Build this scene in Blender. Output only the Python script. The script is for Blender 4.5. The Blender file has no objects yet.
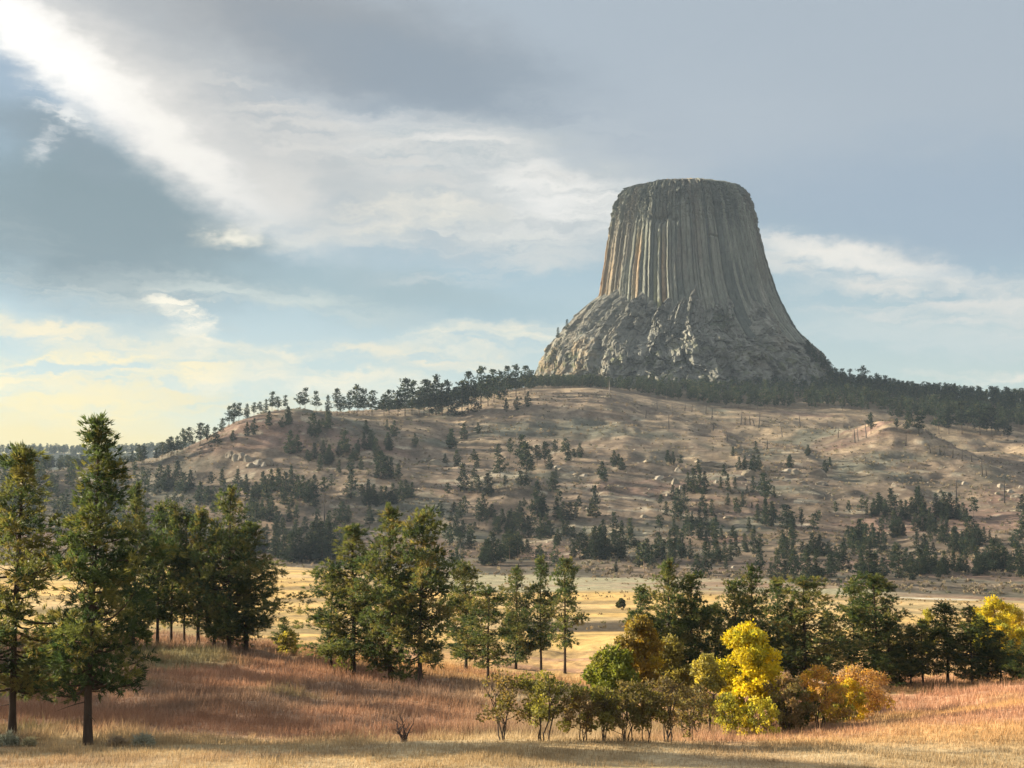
import bpy, math, random
import numpy as np
from math import radians as R

# ------------------------------------------------------------------ camera
SC = bpy.context.scene
COL = SC.collection
W, H, F = 1024, 768, 1407.0
HOR = 500.0                                   # image row of the eye-level horizon
PITCH = math.atan((HOR - H / 2) / F)
CZ = 45.0
cam_d = bpy.data.cameras.new("camera"); cam = bpy.data.objects.new("camera", cam_d); COL.objects.link(cam)
cam_d.sensor_width = 36.0; cam_d.lens = F / W * 36.0
cam_d.clip_start = 0.1; cam_d.clip_end = 30000
cam.location = (0, 0, CZ); cam.rotation_euler = (R(90) + PITCH, 0, 0)
SC.camera = cam
SC.render.resolution_x, SC.render.resolution_y = W, H

# ------------------------------------------------------------------ exposure, sun
SC.view_settings.view_transform = 'Standard'; SC.view_settings.look = 'None'
EXPO = 1.85
SC.view_settings.exposure = EXPO; SC.view_settings.gamma = 1.0
SC.view_settings.use_curve_mapping = False
SC.render.engine = 'CYCLES'
SC.cycles.max_bounces = 6; SC.cycles.diffuse_bounces = 3; SC.cycles.transmission_bounces = 4
SC.cycles.volume_bounces = 0; SC.cycles.transparent_max_bounces = 8
SC.cycles.use_denoising = True

SUN_AZ, SUN_EL = -71.0, 17.0
sd = bpy.data.lights.new("sun", 'SUN'); sun = bpy.data.objects.new("sun", sd); COL.objects.link(sun)
sd.energy = 5.0; sd.angle = R(0.6); sd.color = (1.0, 0.84, 0.62)
sv = (math.sin(R(SUN_AZ)) * math.cos(R(SUN_EL)), math.cos(R(SUN_AZ)) * math.cos(R(SUN_EL)), math.sin(R(SUN_EL)))
from mathutils import Vector
sun.rotation_euler = Vector(sv).to_track_quat('Z', 'Y').to_euler()
sun.location = (-300, 200, 200)


def ray(px, py):
    """image pixel -> (x/y, z/y) of the view ray."""
    a = (np.asarray(px, float) - W / 2) / F; b = (H / 2 - np.asarray(py, float)) / F
    y = math.cos(PITCH) - b * math.sin(PITCH); z = math.sin(PITCH) + b * math.cos(PITCH)
    return a / y, z / y


def row_of(s):
    b = (s * math.cos(PITCH) - math.sin(PITCH)) / (math.cos(PITCH) + s * math.sin(PITCH))
    return H / 2 - b * F


def lin(r, g, b):
    f = lambda c: (c / 12.92 if c <= .04045 else ((c + .055) / 1.055) ** 2.4)
    return (f(r / 255), f(g / 255), f(b / 255))

# ------------------------------------------------------------------ sky
SKY = 0.1                                       # Background strength
world = bpy.data.worlds.new("World"); SC.world = world; world.use_nodes = True
nt = world.node_tree; N = nt.nodes; LK = nt.links
for n in list(N): N.remove(n)


def nd(tree, typ, **kw):
    n = tree.nodes.new(typ)
    for k, v in kw.items(): setattr(n, k, v)
    return n


def mathn(tree, op, a, b=None, c=None):
    n = nd(tree, 'ShaderNodeMath', operation=op)
    for i, v in enumerate((a, b, c)):
        if v is None: continue
        if isinstance(v, (int, float)): n.inputs[i].default_value = v
        else: tree.links.new(v, n.inputs[i])
    return n.outputs[0]


def build_sky():
    out = nd(nt, 'ShaderNodeOutputWorld'); bg = nd(nt, 'ShaderNodeBackground'); bg.inputs[1].default_value = SKY
    LK.new(bg.outputs[0], out.inputs[0])
    sky = nd(nt, 'ShaderNodeTexSky', sky_type='NISHITA'); sky.sun_disc = False
    sky.sun_elevation = R(SUN_EL); sky.sun_rotation = R(SUN_AZ % 360); sky.altitude = 1200
    tc = nd(nt, 'ShaderNodeTexCoord'); sep = nd(nt, 'ShaderNodeSeparateXYZ'); LK.new(tc.outputs['Generated'], sep.inputs[0])
    az = mathn(nt, 'MULTIPLY', mathn(nt, 'ARCTAN2', sep.outputs[0], sep.outputs[1]), 180 / math.pi)
    el = mathn(nt, 'MULTIPLY', mathn(nt, 'ARCSINE', sep.outputs[2]), 180 / math.pi)
    ae = nd(nt, 'ShaderNodeCombineXYZ'); LK.new(az, ae.inputs[0]); LK.new(el, ae.inputs[1])

    def noise(vec, scale, detail, rough=.55, stretch=(1, 1, 1), rot=0.0, dist=0.0):
        m = nd(nt, 'ShaderNodeMapping'); m.inputs['Scale'].default_value = stretch; m.inputs['Rotation'].default_value = (0, 0, rot)
        LK.new(vec, m.inputs[0])
        t = nd(nt, 'ShaderNodeTexNoise'); t.inputs['Scale'].default_value = scale; t.inputs['Detail'].default_value = detail
        t.inputs['Roughness'].default_value = rough; t.inputs['Distortion'].default_value = dist
        LK.new(m.outputs[0], t.inputs[0]); return t

    def vm(op, a, b):
        n = nd(nt, 'ShaderNodeVectorMath', operation=op)
        for i, v in enumerate((a, b)):
            if isinstance(v, tuple): n.inputs[i].default_value = v
            else: LK.new(v, n.inputs[i])
        return n.outputs[0]
    # domain warp, in degrees: large slow bends and finer wisps drawn out along the wind
    w1 = noise(ae.outputs[0], .10, 3, .5, (1, 1.8, 1))
    w2 = noise(ae.outputs[0], .55, 5, .6, (.55, 1.5, 1), R(-14))
    w3 = noise(ae.outputs[0], 1.7, 4, .6, (.8, 1.3, 1), R(20))
    o3 = vm('MULTIPLY', vm('SUBTRACT', w3.outputs['Color'], (.5, .5, .5)), (1.1, .8, 0))
    o1 = vm('MULTIPLY', vm('SUBTRACT', w1.outputs['Color'], (.5, .5, .5)), (6.0, 3.0, 0))
    o2 = vm('MULTIPLY', vm('SUBTRACT', w2.outputs['Color'], (.5, .5, .5)), (2.6, 1.5, 0))
    P = vm('ADD', vm('ADD', vm('ADD', ae.outputs[0], o1), o2), o3)
    P2 = vm('ADD', vm('ADD', ae.outputs[0], o2), o3)
    streak = noise(P, .42, 9, .62, (.32, 1.9, 1), R(-12)).outputs[0]
    streak2 = noise(P2, .8, 9, .64, (.26, 1.9, 1), R(-8)).outputs[0]

    # clear sky, tinted the muted teal of the photograph's gaps
    k = 2 ** -EXPO / SKY
    cur = nd(nt, 'ShaderNodeMix', data_type='RGBA'); cur.inputs[0].default_value = .9
    LK.new(sky.outputs[0], cur.inputs[6])
    ramp = nd(nt, 'ShaderNodeValToRGB'); LK.new(mathn(nt, 'MULTIPLY_ADD', el, 1 / 25.0, 0.0), ramp.inputs[0])
    cr = ramp.color_ramp
    stops = [(0.0, (232, 214, 160)), (.07, (208, 202, 168)), (.15, (174, 186, 176)), (.25, (166, 182, 182)), (.36, (152, 173, 180)), (.5, (136, 156, 166)), (.75, (150, 164, 178)), (1.0, (168, 176, 186))]
    while len(cr.elements) < len(stops): cr.elements.new(.5)
    for e, (p, c) in zip(cr.elements, stops):
        e.position = p; e.color = (*[v * 1 for v in lin(*c)], 1)
    sc = vm('MULTIPLY', ramp.outputs[0], (k, k, k)); LK.new(sc, cur.inputs[7])
    col = cur.outputs[2]

    def blob(col, px, py, rx, ry, ang, rgb, s, coord=None, tex=None, soft=0.0, gain=1.0):
        """an elliptical bank of cloud centred on the direction of pixel px, py; radii in pixels (24.6 to a degree)."""
        u, v = ray(px, py); a = math.degrees(math.atan(u)); e = math.degrees(math.atan(v * math.cos(math.atan(u))))
        m = nd(nt, 'ShaderNodeMapping', vector_type='TEXTURE')
        m.inputs['Location'].default_value = (a, e, 0); m.inputs['Rotation'].default_value = (0, 0, R(ang)); m.inputs['Scale'].default_value = (rx / 24.6, ry / 24.6, 1)
        LK.new(coord or P, m.inputs[0])
        L = nd(nt, 'ShaderNodeVectorMath', operation='LENGTH'); LK.new(m.outputs[0], L.inputs[0])
        r = nd(nt, 'ShaderNodeMapRange', interpolation_type='SMOOTHERSTEP'); LK.new(L.outputs[1], r.inputs[0])
        r.inputs[1].default_value = soft; r.inputs[2].default_value = 1.0; r.inputs[3].default_value = s; r.inputs[4].default_value = 0
        fac = r.outputs[0]
        if tex is not None:
            t = nd(nt, 'ShaderNodeMapRange'); LK.new(tex, t.inputs[0]); t.inputs[1].default_value = .42; t.inputs[2].default_value = .60
            fac = mathn(nt, 'MULTIPLY', fac, t.outputs[0])
        x = nd(nt, 'ShaderNodeMix', data_type='RGBA'); LK.new(fac, x.inputs[0]); LK.new(col, x.inputs[6])
        c = lin(*rgb); x.inputs[7].default_value = (c[0] * k * gain, c[1] * k * gain, c[2] * k * gain, 1)
        return x.outputs[2]
    # banks of cloud, farthest first
    B = [
        (760, 40, 900, 230, 0, (170, 182, 193), .95, P, None, .35),
        (300, 20, 330, 90, -10, (152, 156, 161), .9, P, None, .1),
        (450, 75, 330, 75, -14, (140, 154, 168), .85, P, None, .1),
        (940, 200, 330, 110, -8, (156, 174, 191), .8, P, None, .1),
        (690, 120, 280, 90, 0, (176, 187, 197), .6, P, None, .0),
        (110, 225, 230, 125, -8, (124, 144, 153), .97, P, None, .3),
        (360, 292, 280, 50, -4, (148, 171, 178), .7, P, None, .1),
        (470, 185, 300, 92, -6, (190, 197, 199), .95, P, None, .35),
        (450, 160, 300, 70, -12, (229, 227, 222), .95, P, streak, .0),
        (560, 202, 110, 52, 0, (234, 233, 228), .9, P, streak2, .3),
        (540, 205, 60, 30, 0, (236, 235, 231), .8, P, None, .0),
        (600, 140, 170, 60, -20, (180, 190, 198), .7, P2, streak2, .0),
        (370, 222, 210, 34, 4, (232, 228, 215), .95, P, streak, .1),
        (460, 238, 220, 26, -2, (218, 219, 214), .9, P2, streak2, .1),
        (232, 236, 56, 18, 22, (240, 235, 218), .95, P, None, .0),
        (290, 185, 60, 46, -52, (236, 233, 225), .9, P, None, .0),
        (40, 130, 150, 40, -20, (130, 147, 158), .8, P, None, .0),
        (190, 85, 400, 110, -33, (188, 189, 188), .7, P2, None, .0),
        (150, 95, 330, 70, -36, (214, 212, 208), .8, P2, None, .0),
        (330, 140, 220, 50, -24, (212, 211, 207), .9, P, streak2, .2),
        (130, 92, 290, 62, -37, (236, 232, 226), .85, P, None, .0),
        (140, 108, 260, 30, -39, (252, 248, 240), .75, P2, None, .0),
        (35, 42, 180, 44, -36, (255, 252, 247), .97, P2, None, .05, 1.1),
        (55, 108, 66, 20, -30, (236, 236, 233), .95, P2, streak2, .1),
        (45, 130, 60, 16, 50, (232, 233, 232), 1.0, P, streak, .2),
        (900, 275, 330, 44, -10, (221, 220, 214), .95, P, streak, .25),
        (850, 258, 170, 18, -14, (236, 233, 225), .9, P2, None, .0),
        (980, 318, 280, 40, -6, (212, 215, 211), .9, P, streak2, .3),
        (880, 345, 260, 36, 0, (196, 208, 208), .8, P, streak, .1),
        (500, 268, 170, 20, 8, (206, 210, 208), .8, P2, streak2, .2),
        (520, 308, 180, 24, 3, (158, 184, 194), .6, P, None, .0),
        (90, 296, 240, 26, -10, (192, 201, 197), .75, P2, streak2, .1),
        (60, 250, 200, 30, -16, (150, 166, 172), .7, P2, streak, .1),
        (270, 300, 220, 24, -6, (198, 208, 203), .9, P2, streak, .1),
        (490, 340, 180, 22, 3, (236, 230, 208), .95, P2, streak, .3),
        (430, 358, 160, 18, -6, (232, 224, 199), .9, P2, streak2, .3),
        (180, 330, 66, 18, -38, (250, 243, 222), 1.0, P, streak2, .3),
        (100, 350, 220, 26, -14, (246, 232, 196), .95, P2, streak, .3),
        (60, 378, 280, 36, 4, (249, 232, 184), 1.0, P2, streak2, .3),
        (320, 374, 260, 28, -10, (236, 228, 202), .95, P2, streak, .3),
        (240, 402, 260, 22, -4, (232, 218, 172), .9, P2, streak2, .3),
        (30, 412, 260, 30, 2, (246, 226, 162), .95, P2, streak, .3),
        (40, 436, 280, 34, 0, (242, 220, 148), .85, P, None, .1),
        (980, 372, 130, 9, 0, (226, 223, 210), .95, P, streak, .3),
    ]
    for b in B: col = blob(col, *b[:7], coord=b[7], tex=b[8], soft=b[9], gain=(b[10] if len(b) > 10 else 1.0))
    # the rest of the dome, well out of frame: unseen thin cloud, brightened as fill light
    e2 = nd(nt, 'ShaderNodeMapRange', interpolation_type='SMOOTHSTEP'); LK.new(el, e2.inputs[0])
    e2.inputs[1].default_value = 24; e2.inputs[2].default_value = 45; e2.inputs[3].default_value = 0; e2.inputs[4].default_value = 1
    a2 = nd(nt, 'ShaderNodeMapRange', interpolation_type='SMOOTHSTEP'); LK.new(mathn(nt, 'ABSOLUTE', az), a2.inputs[0])
    a2.inputs[1].default_value = 28; a2.inputs[2].default_value = 60; a2.inputs[3].default_value = 0; a2.inputs[4].default_value = 1
    up = mathn(nt, 'GREATER_THAN', el, -1)
    f2 = mathn(nt, 'MULTIPLY', mathn(nt, 'MAXIMUM', e2.outputs[0], a2.outputs[0]), mathn(nt, 'MULTIPLY', up, .9))
    cl = noise(tc.outputs['Generated'], 2.2, 4, .55, (1, 1, 2.0)).outputs[0]
    cm = nd(nt, 'ShaderNodeMix', data_type='RGBA'); LK.new(cl, cm.inputs[0])
    cm.inputs[6].default_value = (.50 * k, .54 * k, .60 * k, 1); cm.inputs[7].default_value = (.95 * k, .93 * k, .88 * k, 1)
    x = nd(nt, 'ShaderNodeMix', data_type='RGBA'); LK.new(f2, x.inputs[0]); LK.new(col, x.inputs[6]); LK.new(cm.outputs[2], x.inputs[7])
    LK.new(x.outputs[2], bg.inputs[0])


build_sky()
world.cycles.sampling_method = 'MANUAL'; world.cycles.sample_map_resolution = 512

# ------------------------------------------------------------------ numpy noise
RNG = np.random.default_rng(7)


def _hash(ix, iy, iz, seed):
    h = (ix * 374761393 + iy * 668265263 + iz * 2147483647 + seed * 1274126177) & 0xFFFFFFFF
    h = ((h ^ (h >> 13)) * 1274126177) & 0xFFFFFFFF
    h = ((h ^ (h >> 16)) * 2246822519) & 0xFFFFFFFF
    return ((h ^ (h >> 15)) & 0xFFFFFF) / float(0xFFFFFF)


def vnoise(x, y, z=0.0, seed=0):
    x, y, z = np.broadcast_arrays(np.asarray(x, float), np.asarray(y, float), np.asarray(z, float))
    ix, iy, iz = np.floor(x).astype(np.int64), np.floor(y).astype(np.int64), np.floor(z).astype(np.int64)
    fx, fy, fz = x - ix, y - iy, z - iz
    s = lambda t: t * t * t * (t * (t * 6 - 15) + 10)
    fx, fy, fz = s(fx), s(fy), s(fz)
    o = 0
    for dx in (0, 1):
        for dy in (0, 1):
            for dz in (0, 1):
                o = o + _hash(ix + dx, iy + dy, iz + dz, seed) * (fx if dx else 1 - fx) * (fy if dy else 1 - fy) * (fz if dz else 1 - fz)
    return o * 2 - 1


def fbm(x, y, z=0.0, oct=4, seed=0, gain=.5):
    o, a, f, t = 0, 1.0, 1.0, 0.0
    x, y, z = np.asarray(x, float), np.asarray(y, float), np.asarray(z, float)
    for i in range(oct):
        o = o + a * vnoise(x * f, y * f, z * f, seed + i * 17); t += a; a *= gain; f *= 2.03
    return o / t * 1.6


def sstep(a, b, x):
    t = np.clip((x - a) / (b - a), 0, 1); return t * t * (3 - 2 * t)


def mix(a, b, t):
    t = np.asarray(t)[..., None]; return a * (1 - t) + b * t

# ------------------------------------------------------------------ terrain
# stations along the line of sight: for each, (px, row, distance) across the view
def const(row, D): return [(-300, row, D), (1400, row, D)]


ST = [
    const(HOR + 1407 * 1.7 / 2, 2), const(HOR + 1407 * 2.7 / 10, 10), const(HOR + 1407 * 9.4 / 40, 40), const(780, 53),
    [(-300, 742, 63), (0, 742, 63), (200, 742, 63.5), (400, 744, 64), (500, 744, 65), (640, 743, 66), (750, 740, 67), (850, 732, 68), (940, 722, 69), (1024, 712, 70), (1400, 690, 75)],
    [(-300, 690, 88), (0, 690, 88), (200, 690, 88), (400, 704, 88), (560, 713, 88), (700, 716, 88), (850, 722, 88), (950, 714, 88), (1024, 706, 88), (1400, 690, 90)],
    [(-300, 650, 125), (0, 648, 125), (140, 642, 126), (200, 642, 127), (250, 648, 128), (300, 655, 130), (350, 664, 128), (400, 668, 135), (480, 670, 150), (560, 668, 180), (620, 664, 190), (700, 672, 165), (780, 682, 140), (850, 686, 132), (900, 686, 130), (1024, 680, 130), (1400, 665, 125)],
    [(-300, 652, 190), (300, 652, 190), (400, 656, 200), (560, 655, 232), (620, 651, 232), (700, 658, 210), (850, 667, 200), (1024, 665, 200), (1400, 665, 200)],
    const(640, 282), const(622, 345),
    [(-300, 560, 680), (0, 566, 650), (290, 566, 650), (450, 575, 600), (600, 577, 570), (760, 580, 560), (900, 592, 500), (1024, 598, 490), (1400, 600, 480)],
    [(-300, 545, 770), (0, 540, 770), (240, 535, 770), (290, 530, 770), (450, 533, 770), (600, 535, 770), (760, 533, 770), (900, 535, 770), (1024, 533, 770), (1400, 540, 770)],
    [(-300, 510, 900), (0, 505, 900), (100, 500, 900), (200, 486, 900), (290, 475, 900), (400, 480, 900), (520, 482, 900), (620, 484, 900), (760, 487, 900), (900, 492, 900), (1024, 495, 900), (1400, 500, 900)],
    [(-300, 478, 980), (0, 474, 980), (100, 468, 1000), (150, 461, 1005), (190, 447, 1010), (205, 440, 1015), (230, 424, 1020), (245, 416, 1030), (290, 410, 1050), (340, 414, 1060), (400, 430, 1060), (450, 436, 1060), (520, 437, 1060), (620, 435, 1060), (760, 442, 1060), (860, 447, 1060), (1024, 466, 1060), (1400, 470, 1060)],
    [(-300, 480, 1200), (0, 476, 1200), (100, 470, 1200), (150, 466, 1200), (190, 455, 1200), (240, 430, 1200), (290, 418, 1200), (340, 412, 1180), (400, 412, 1200), (450, 409, 1220), (480, 399, 1240), (505, 392, 1260), (540, 389, 1280), (600, 387, 1290), (625, 391, 1285), (650, 398, 1280), (700, 406, 1270), (760, 412, 1260), (860, 415, 1250), (920, 424, 1230), (1024, 436, 1220), (1400, 445, 1220)],
    [(-300, 470, 1430), (0, 469, 1430), (100, 471, 1430), (150, 473, 1430), (290, 430, 1430), (400, 420, 1430), (480, 397, 1430), (505, 390, 1430), (530, 387, 1430), (560, 387, 1430), (700, 388, 1430), (830, 392, 1430), (920, 403, 1430), (1024, 412, 1430), (1400, 425, 1430)],
    [(-300, 480, 1600), (0, 478, 1600), (150, 478, 1600), (290, 440, 1600), (400, 425, 1600), (480, 408, 1600), (540, 386, 1600), (600, 383, 1600), (760, 383, 1600), (830, 384, 1600), (870, 390, 1600), (920, 396, 1600), (1024, 402, 1600), (1400, 420, 1600)],
    [(-300, 484, 1900), (150, 482, 1900), (300, 460, 1900), (500, 430, 1900), (830, 412, 1900), (1024, 416, 1900), (1400, 430, 1900)],
    [(-300, 456, 2600), (0, 455, 2600), (60, 455, 2600), (120, 453, 2600), (200, 452, 2600), (300, 462, 2600), (600, 470, 2600), (1400, 470, 2600)],
    const(492, 4500),
]
TG = np.linspace(R(-40), R(40), 2401)                # fine grid of bearings


def _prep():
    RR, ZZ = [], []
    sig = 18
    ker = np.exp(-.5 * (np.arange(-60, 61) / sig) ** 2); ker /= ker.sum()
    for st in ST:
        px = np.array([s[0] for s in st]); u, s = ray(px, [q[1] for q in st]); D = np.array([q[2] for q in st], float)
        th = np.arctan(u); r = D / np.cos(th); z = CZ + s * D
        r = np.interp(TG, th, r); z = np.interp(TG, th, z)
        pad = lambda a: np.convolve(np.pad(a, 60, 'edge'), ker, 'valid')
        RR.append(pad(r)); ZZ.append(pad(z))
    return np.array(RR), np.array(ZZ)


SR, SZ = _prep()


def px_of(x, y):
    u = np.asarray(x, float) / np.maximum(np.asarray(y, float), 1e-3)
    return W / 2 + u * F                              # close enough for colour zones


def hill_noise(x, y, D, px):
    a = 2.0 * sstep(560, 800, D) * (1 - sstep(1150, 1300, D)) + 1.2 * sstep(1200, 1320, D) * (1 - sstep(1390, 1450, D)) + 10 * sstep(1900, 2400, D)
    g = fbm(x / 70, y / 110, 0, 4, 3) * 1.3 - np.abs(fbm(x / 46, y / 150, 0, 3, 9)) * 1.5 + .5
    crest = 1 - .75 * sstep(960, 1020, D) * (1 - sstep(300, 420, px))
    o = a * g * crest
    o = o + .28 * sstep(600, 760, D) * (1 - sstep(1200, 1300, D)) * (fbm(x / 11, y / 13, 0, 4, 11) + .4 * np.abs(fbm(x / 22, y / 30, 0, 3, 12)))
    # near ground: hummocks
    n = (.30 * sstep(66, 85, D) + .06) * (1 - sstep(240, 300, D))
    o = o + n * fbm(x / 5.0, y / 6.0, 0, 4, 21)
    o = o + .5 * sstep(280, 330, D) * (1 - sstep(560, 640, D)) * fbm(x / 40, y / 30, 0, 3, 31)
    return o


KN = []                                               # local knolls: x, y, radius x, radius y, height


def _knoll(px, row, D, rx, ry, h):
    u, _ = ray(px, row); KN.append((u * D, D, rx, ry, h))


KN.append((-74, 98, 17, 40, 8.0))                   # unseen rise added left of the frame to shade the slope
_knoll(893, 440, 1080, 34, 46, 19)
_knoll(915, 430, 1175, 85, 42, -15)
_knoll(940, 455, 1050, 32, 44, 7)
_knoll(560, 420, 1150, 60, 40, 4)
_knoll(820, 430, 1140, 60, 30, 4)
_knoll(730, 440, 1120, 40, 35, -5)
_knoll(985, 480, 980, 30, 40, 5)
_knoll(600, 400, 1200, 60, 60, 3)
_knoll(300, 412, 1050, 22, 40, 2)


def height(x, y):
    x = np.asarray(x, float); y = np.asarray(y, float); shp = x.shape; x = x.ravel(); y = y.ravel()
    th = np.clip(np.arctan2(x, y), TG[0], TG[-1]); r = np.hypot(x, y)
    idx = (th - TG[0]) / (TG[1] - TG[0]); i0 = np.clip(idx.astype(int), 0, len(TG) - 2); f = idx - i0
    rr = SR[:, i0] * (1 - f) + SR[:, i0 + 1] * f; zz = SZ[:, i0] * (1 - f) + SZ[:, i0 + 1] * f
    h = np.diff(rr, axis=0); d = np.diff(zz, axis=0) / h
    m = np.zeros_like(zz)
    w1 = 2 * h[1:] + h[:-1]; w2 = h[1:] + 2 * h[:-1]
    same = d[1:] * d[:-1] > 0
    with np.errstate(divide='ignore', invalid='ignore'):
        mm = (w1 + w2) / (w1 / d[:-1] + w2 / d[1:])
    m[1:-1] = np.where(same, mm, 0); m[0] = d[0]; m[-1] = d[-1]
    k = np.clip((r[None] >= rr).sum(0) - 1, 0, len(ST) - 2); c = np.arange(len(r))
    r0, r1, z0, z1, m0, m1 = rr[k, c], rr[k + 1, c], zz[k, c], zz[k + 1, c], m[k, c], m[k + 1, c]
    L = r1 - r0; t = np.clip((r - r0) / L, 0, 1)
    z = (2 * t**3 - 3 * t**2 + 1) * z0 + (t**3 - 2 * t**2 + t) * L * m0 + (-2 * t**3 + 3 * t**2) * z1 + (t**3 - t**2) * L * m1
    D = np.where(y > 0, y, r)
    z = z + hill_noise(x, y, D, px_of(x, y))
    for kx, ky, ax, ay, hh in KN:
        z = z + hh * np.exp(-((x - kx) / ax) ** 2 - ((y - ky) / ay) ** 2)
    # sandstone ledges: the slope steps where harder layers crop out
    q = (z + 3.0 * fbm(x / 60, y / 60, 0, 3, 197)) / 9.0; fr = q - np.floor(q)
    mk = sstep(700, 800, D) * (1 - sstep(1160, 1240, D)) * sstep(-.05, .4, fbm(x / 55, y / 70, 0, 3, 199))
    z = z + mk * 9.0 * .22 * (sstep(.35, .65, fr) - fr)
    return z.reshape(shp)


def h1(x, y): return float(height(np.array([x]), np.array([y]))[0])


_DG = np.exp(np.linspace(math.log(52), math.log(2300), 900))


def ground_at(px, row, dmin=52, dmax=2300):
    """the nearest visible ground point behind an image position -> x, y, z, distance."""
    u, s = ray(px, row)
    D = _DG[(_DG >= dmin) & (_DG <= dmax)]
    z = height(u * D, D); rows = row_of((z - CZ) / D)
    hit = np.nonzero(rows <= row)[0]
    if len(hit): i = hit[0]
    else: i = int(np.argmin(rows))
    if len(hit) and i > 0 and rows[i - 1] > row:
        t = (rows[i - 1] - row) / max(1e-6, rows[i - 1] - rows[i]); d = D[i - 1] + (D[i] - D[i - 1]) * t
    else: d = D[i]
    u, _ = ray(px, row)
    return float(u * d), float(d), h1(u * d, d), float(d)

# ------------------------------------------------------------------ ground colours (the grasses', soils' and rock's own)
C = {k: np.array(v) for k, v in dict(
    straw=(.36, .275, .155), pale=(.42, .34, .21), pink=(.345, .205, .128), brown=(.230, .158, .110), rust=(.26, .160, .098), olive=(.165, .155, .078),
    gold=(.50, .345, .135), golddk=(.25, .185, .09), field=(.27, .255, .17), tan=(.155, .122, .090), hillstraw=(.262, .208, .142), redsoil=(.168, .106, .086),
    dark=(.070, .062, .048), greygreen=(.112, .110, .085), ledge=(.36, .33, .25), bank=(.05, .044, .036), ridge=(.05, .06, .045), road=(.50, .48, .42)).items()}


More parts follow.
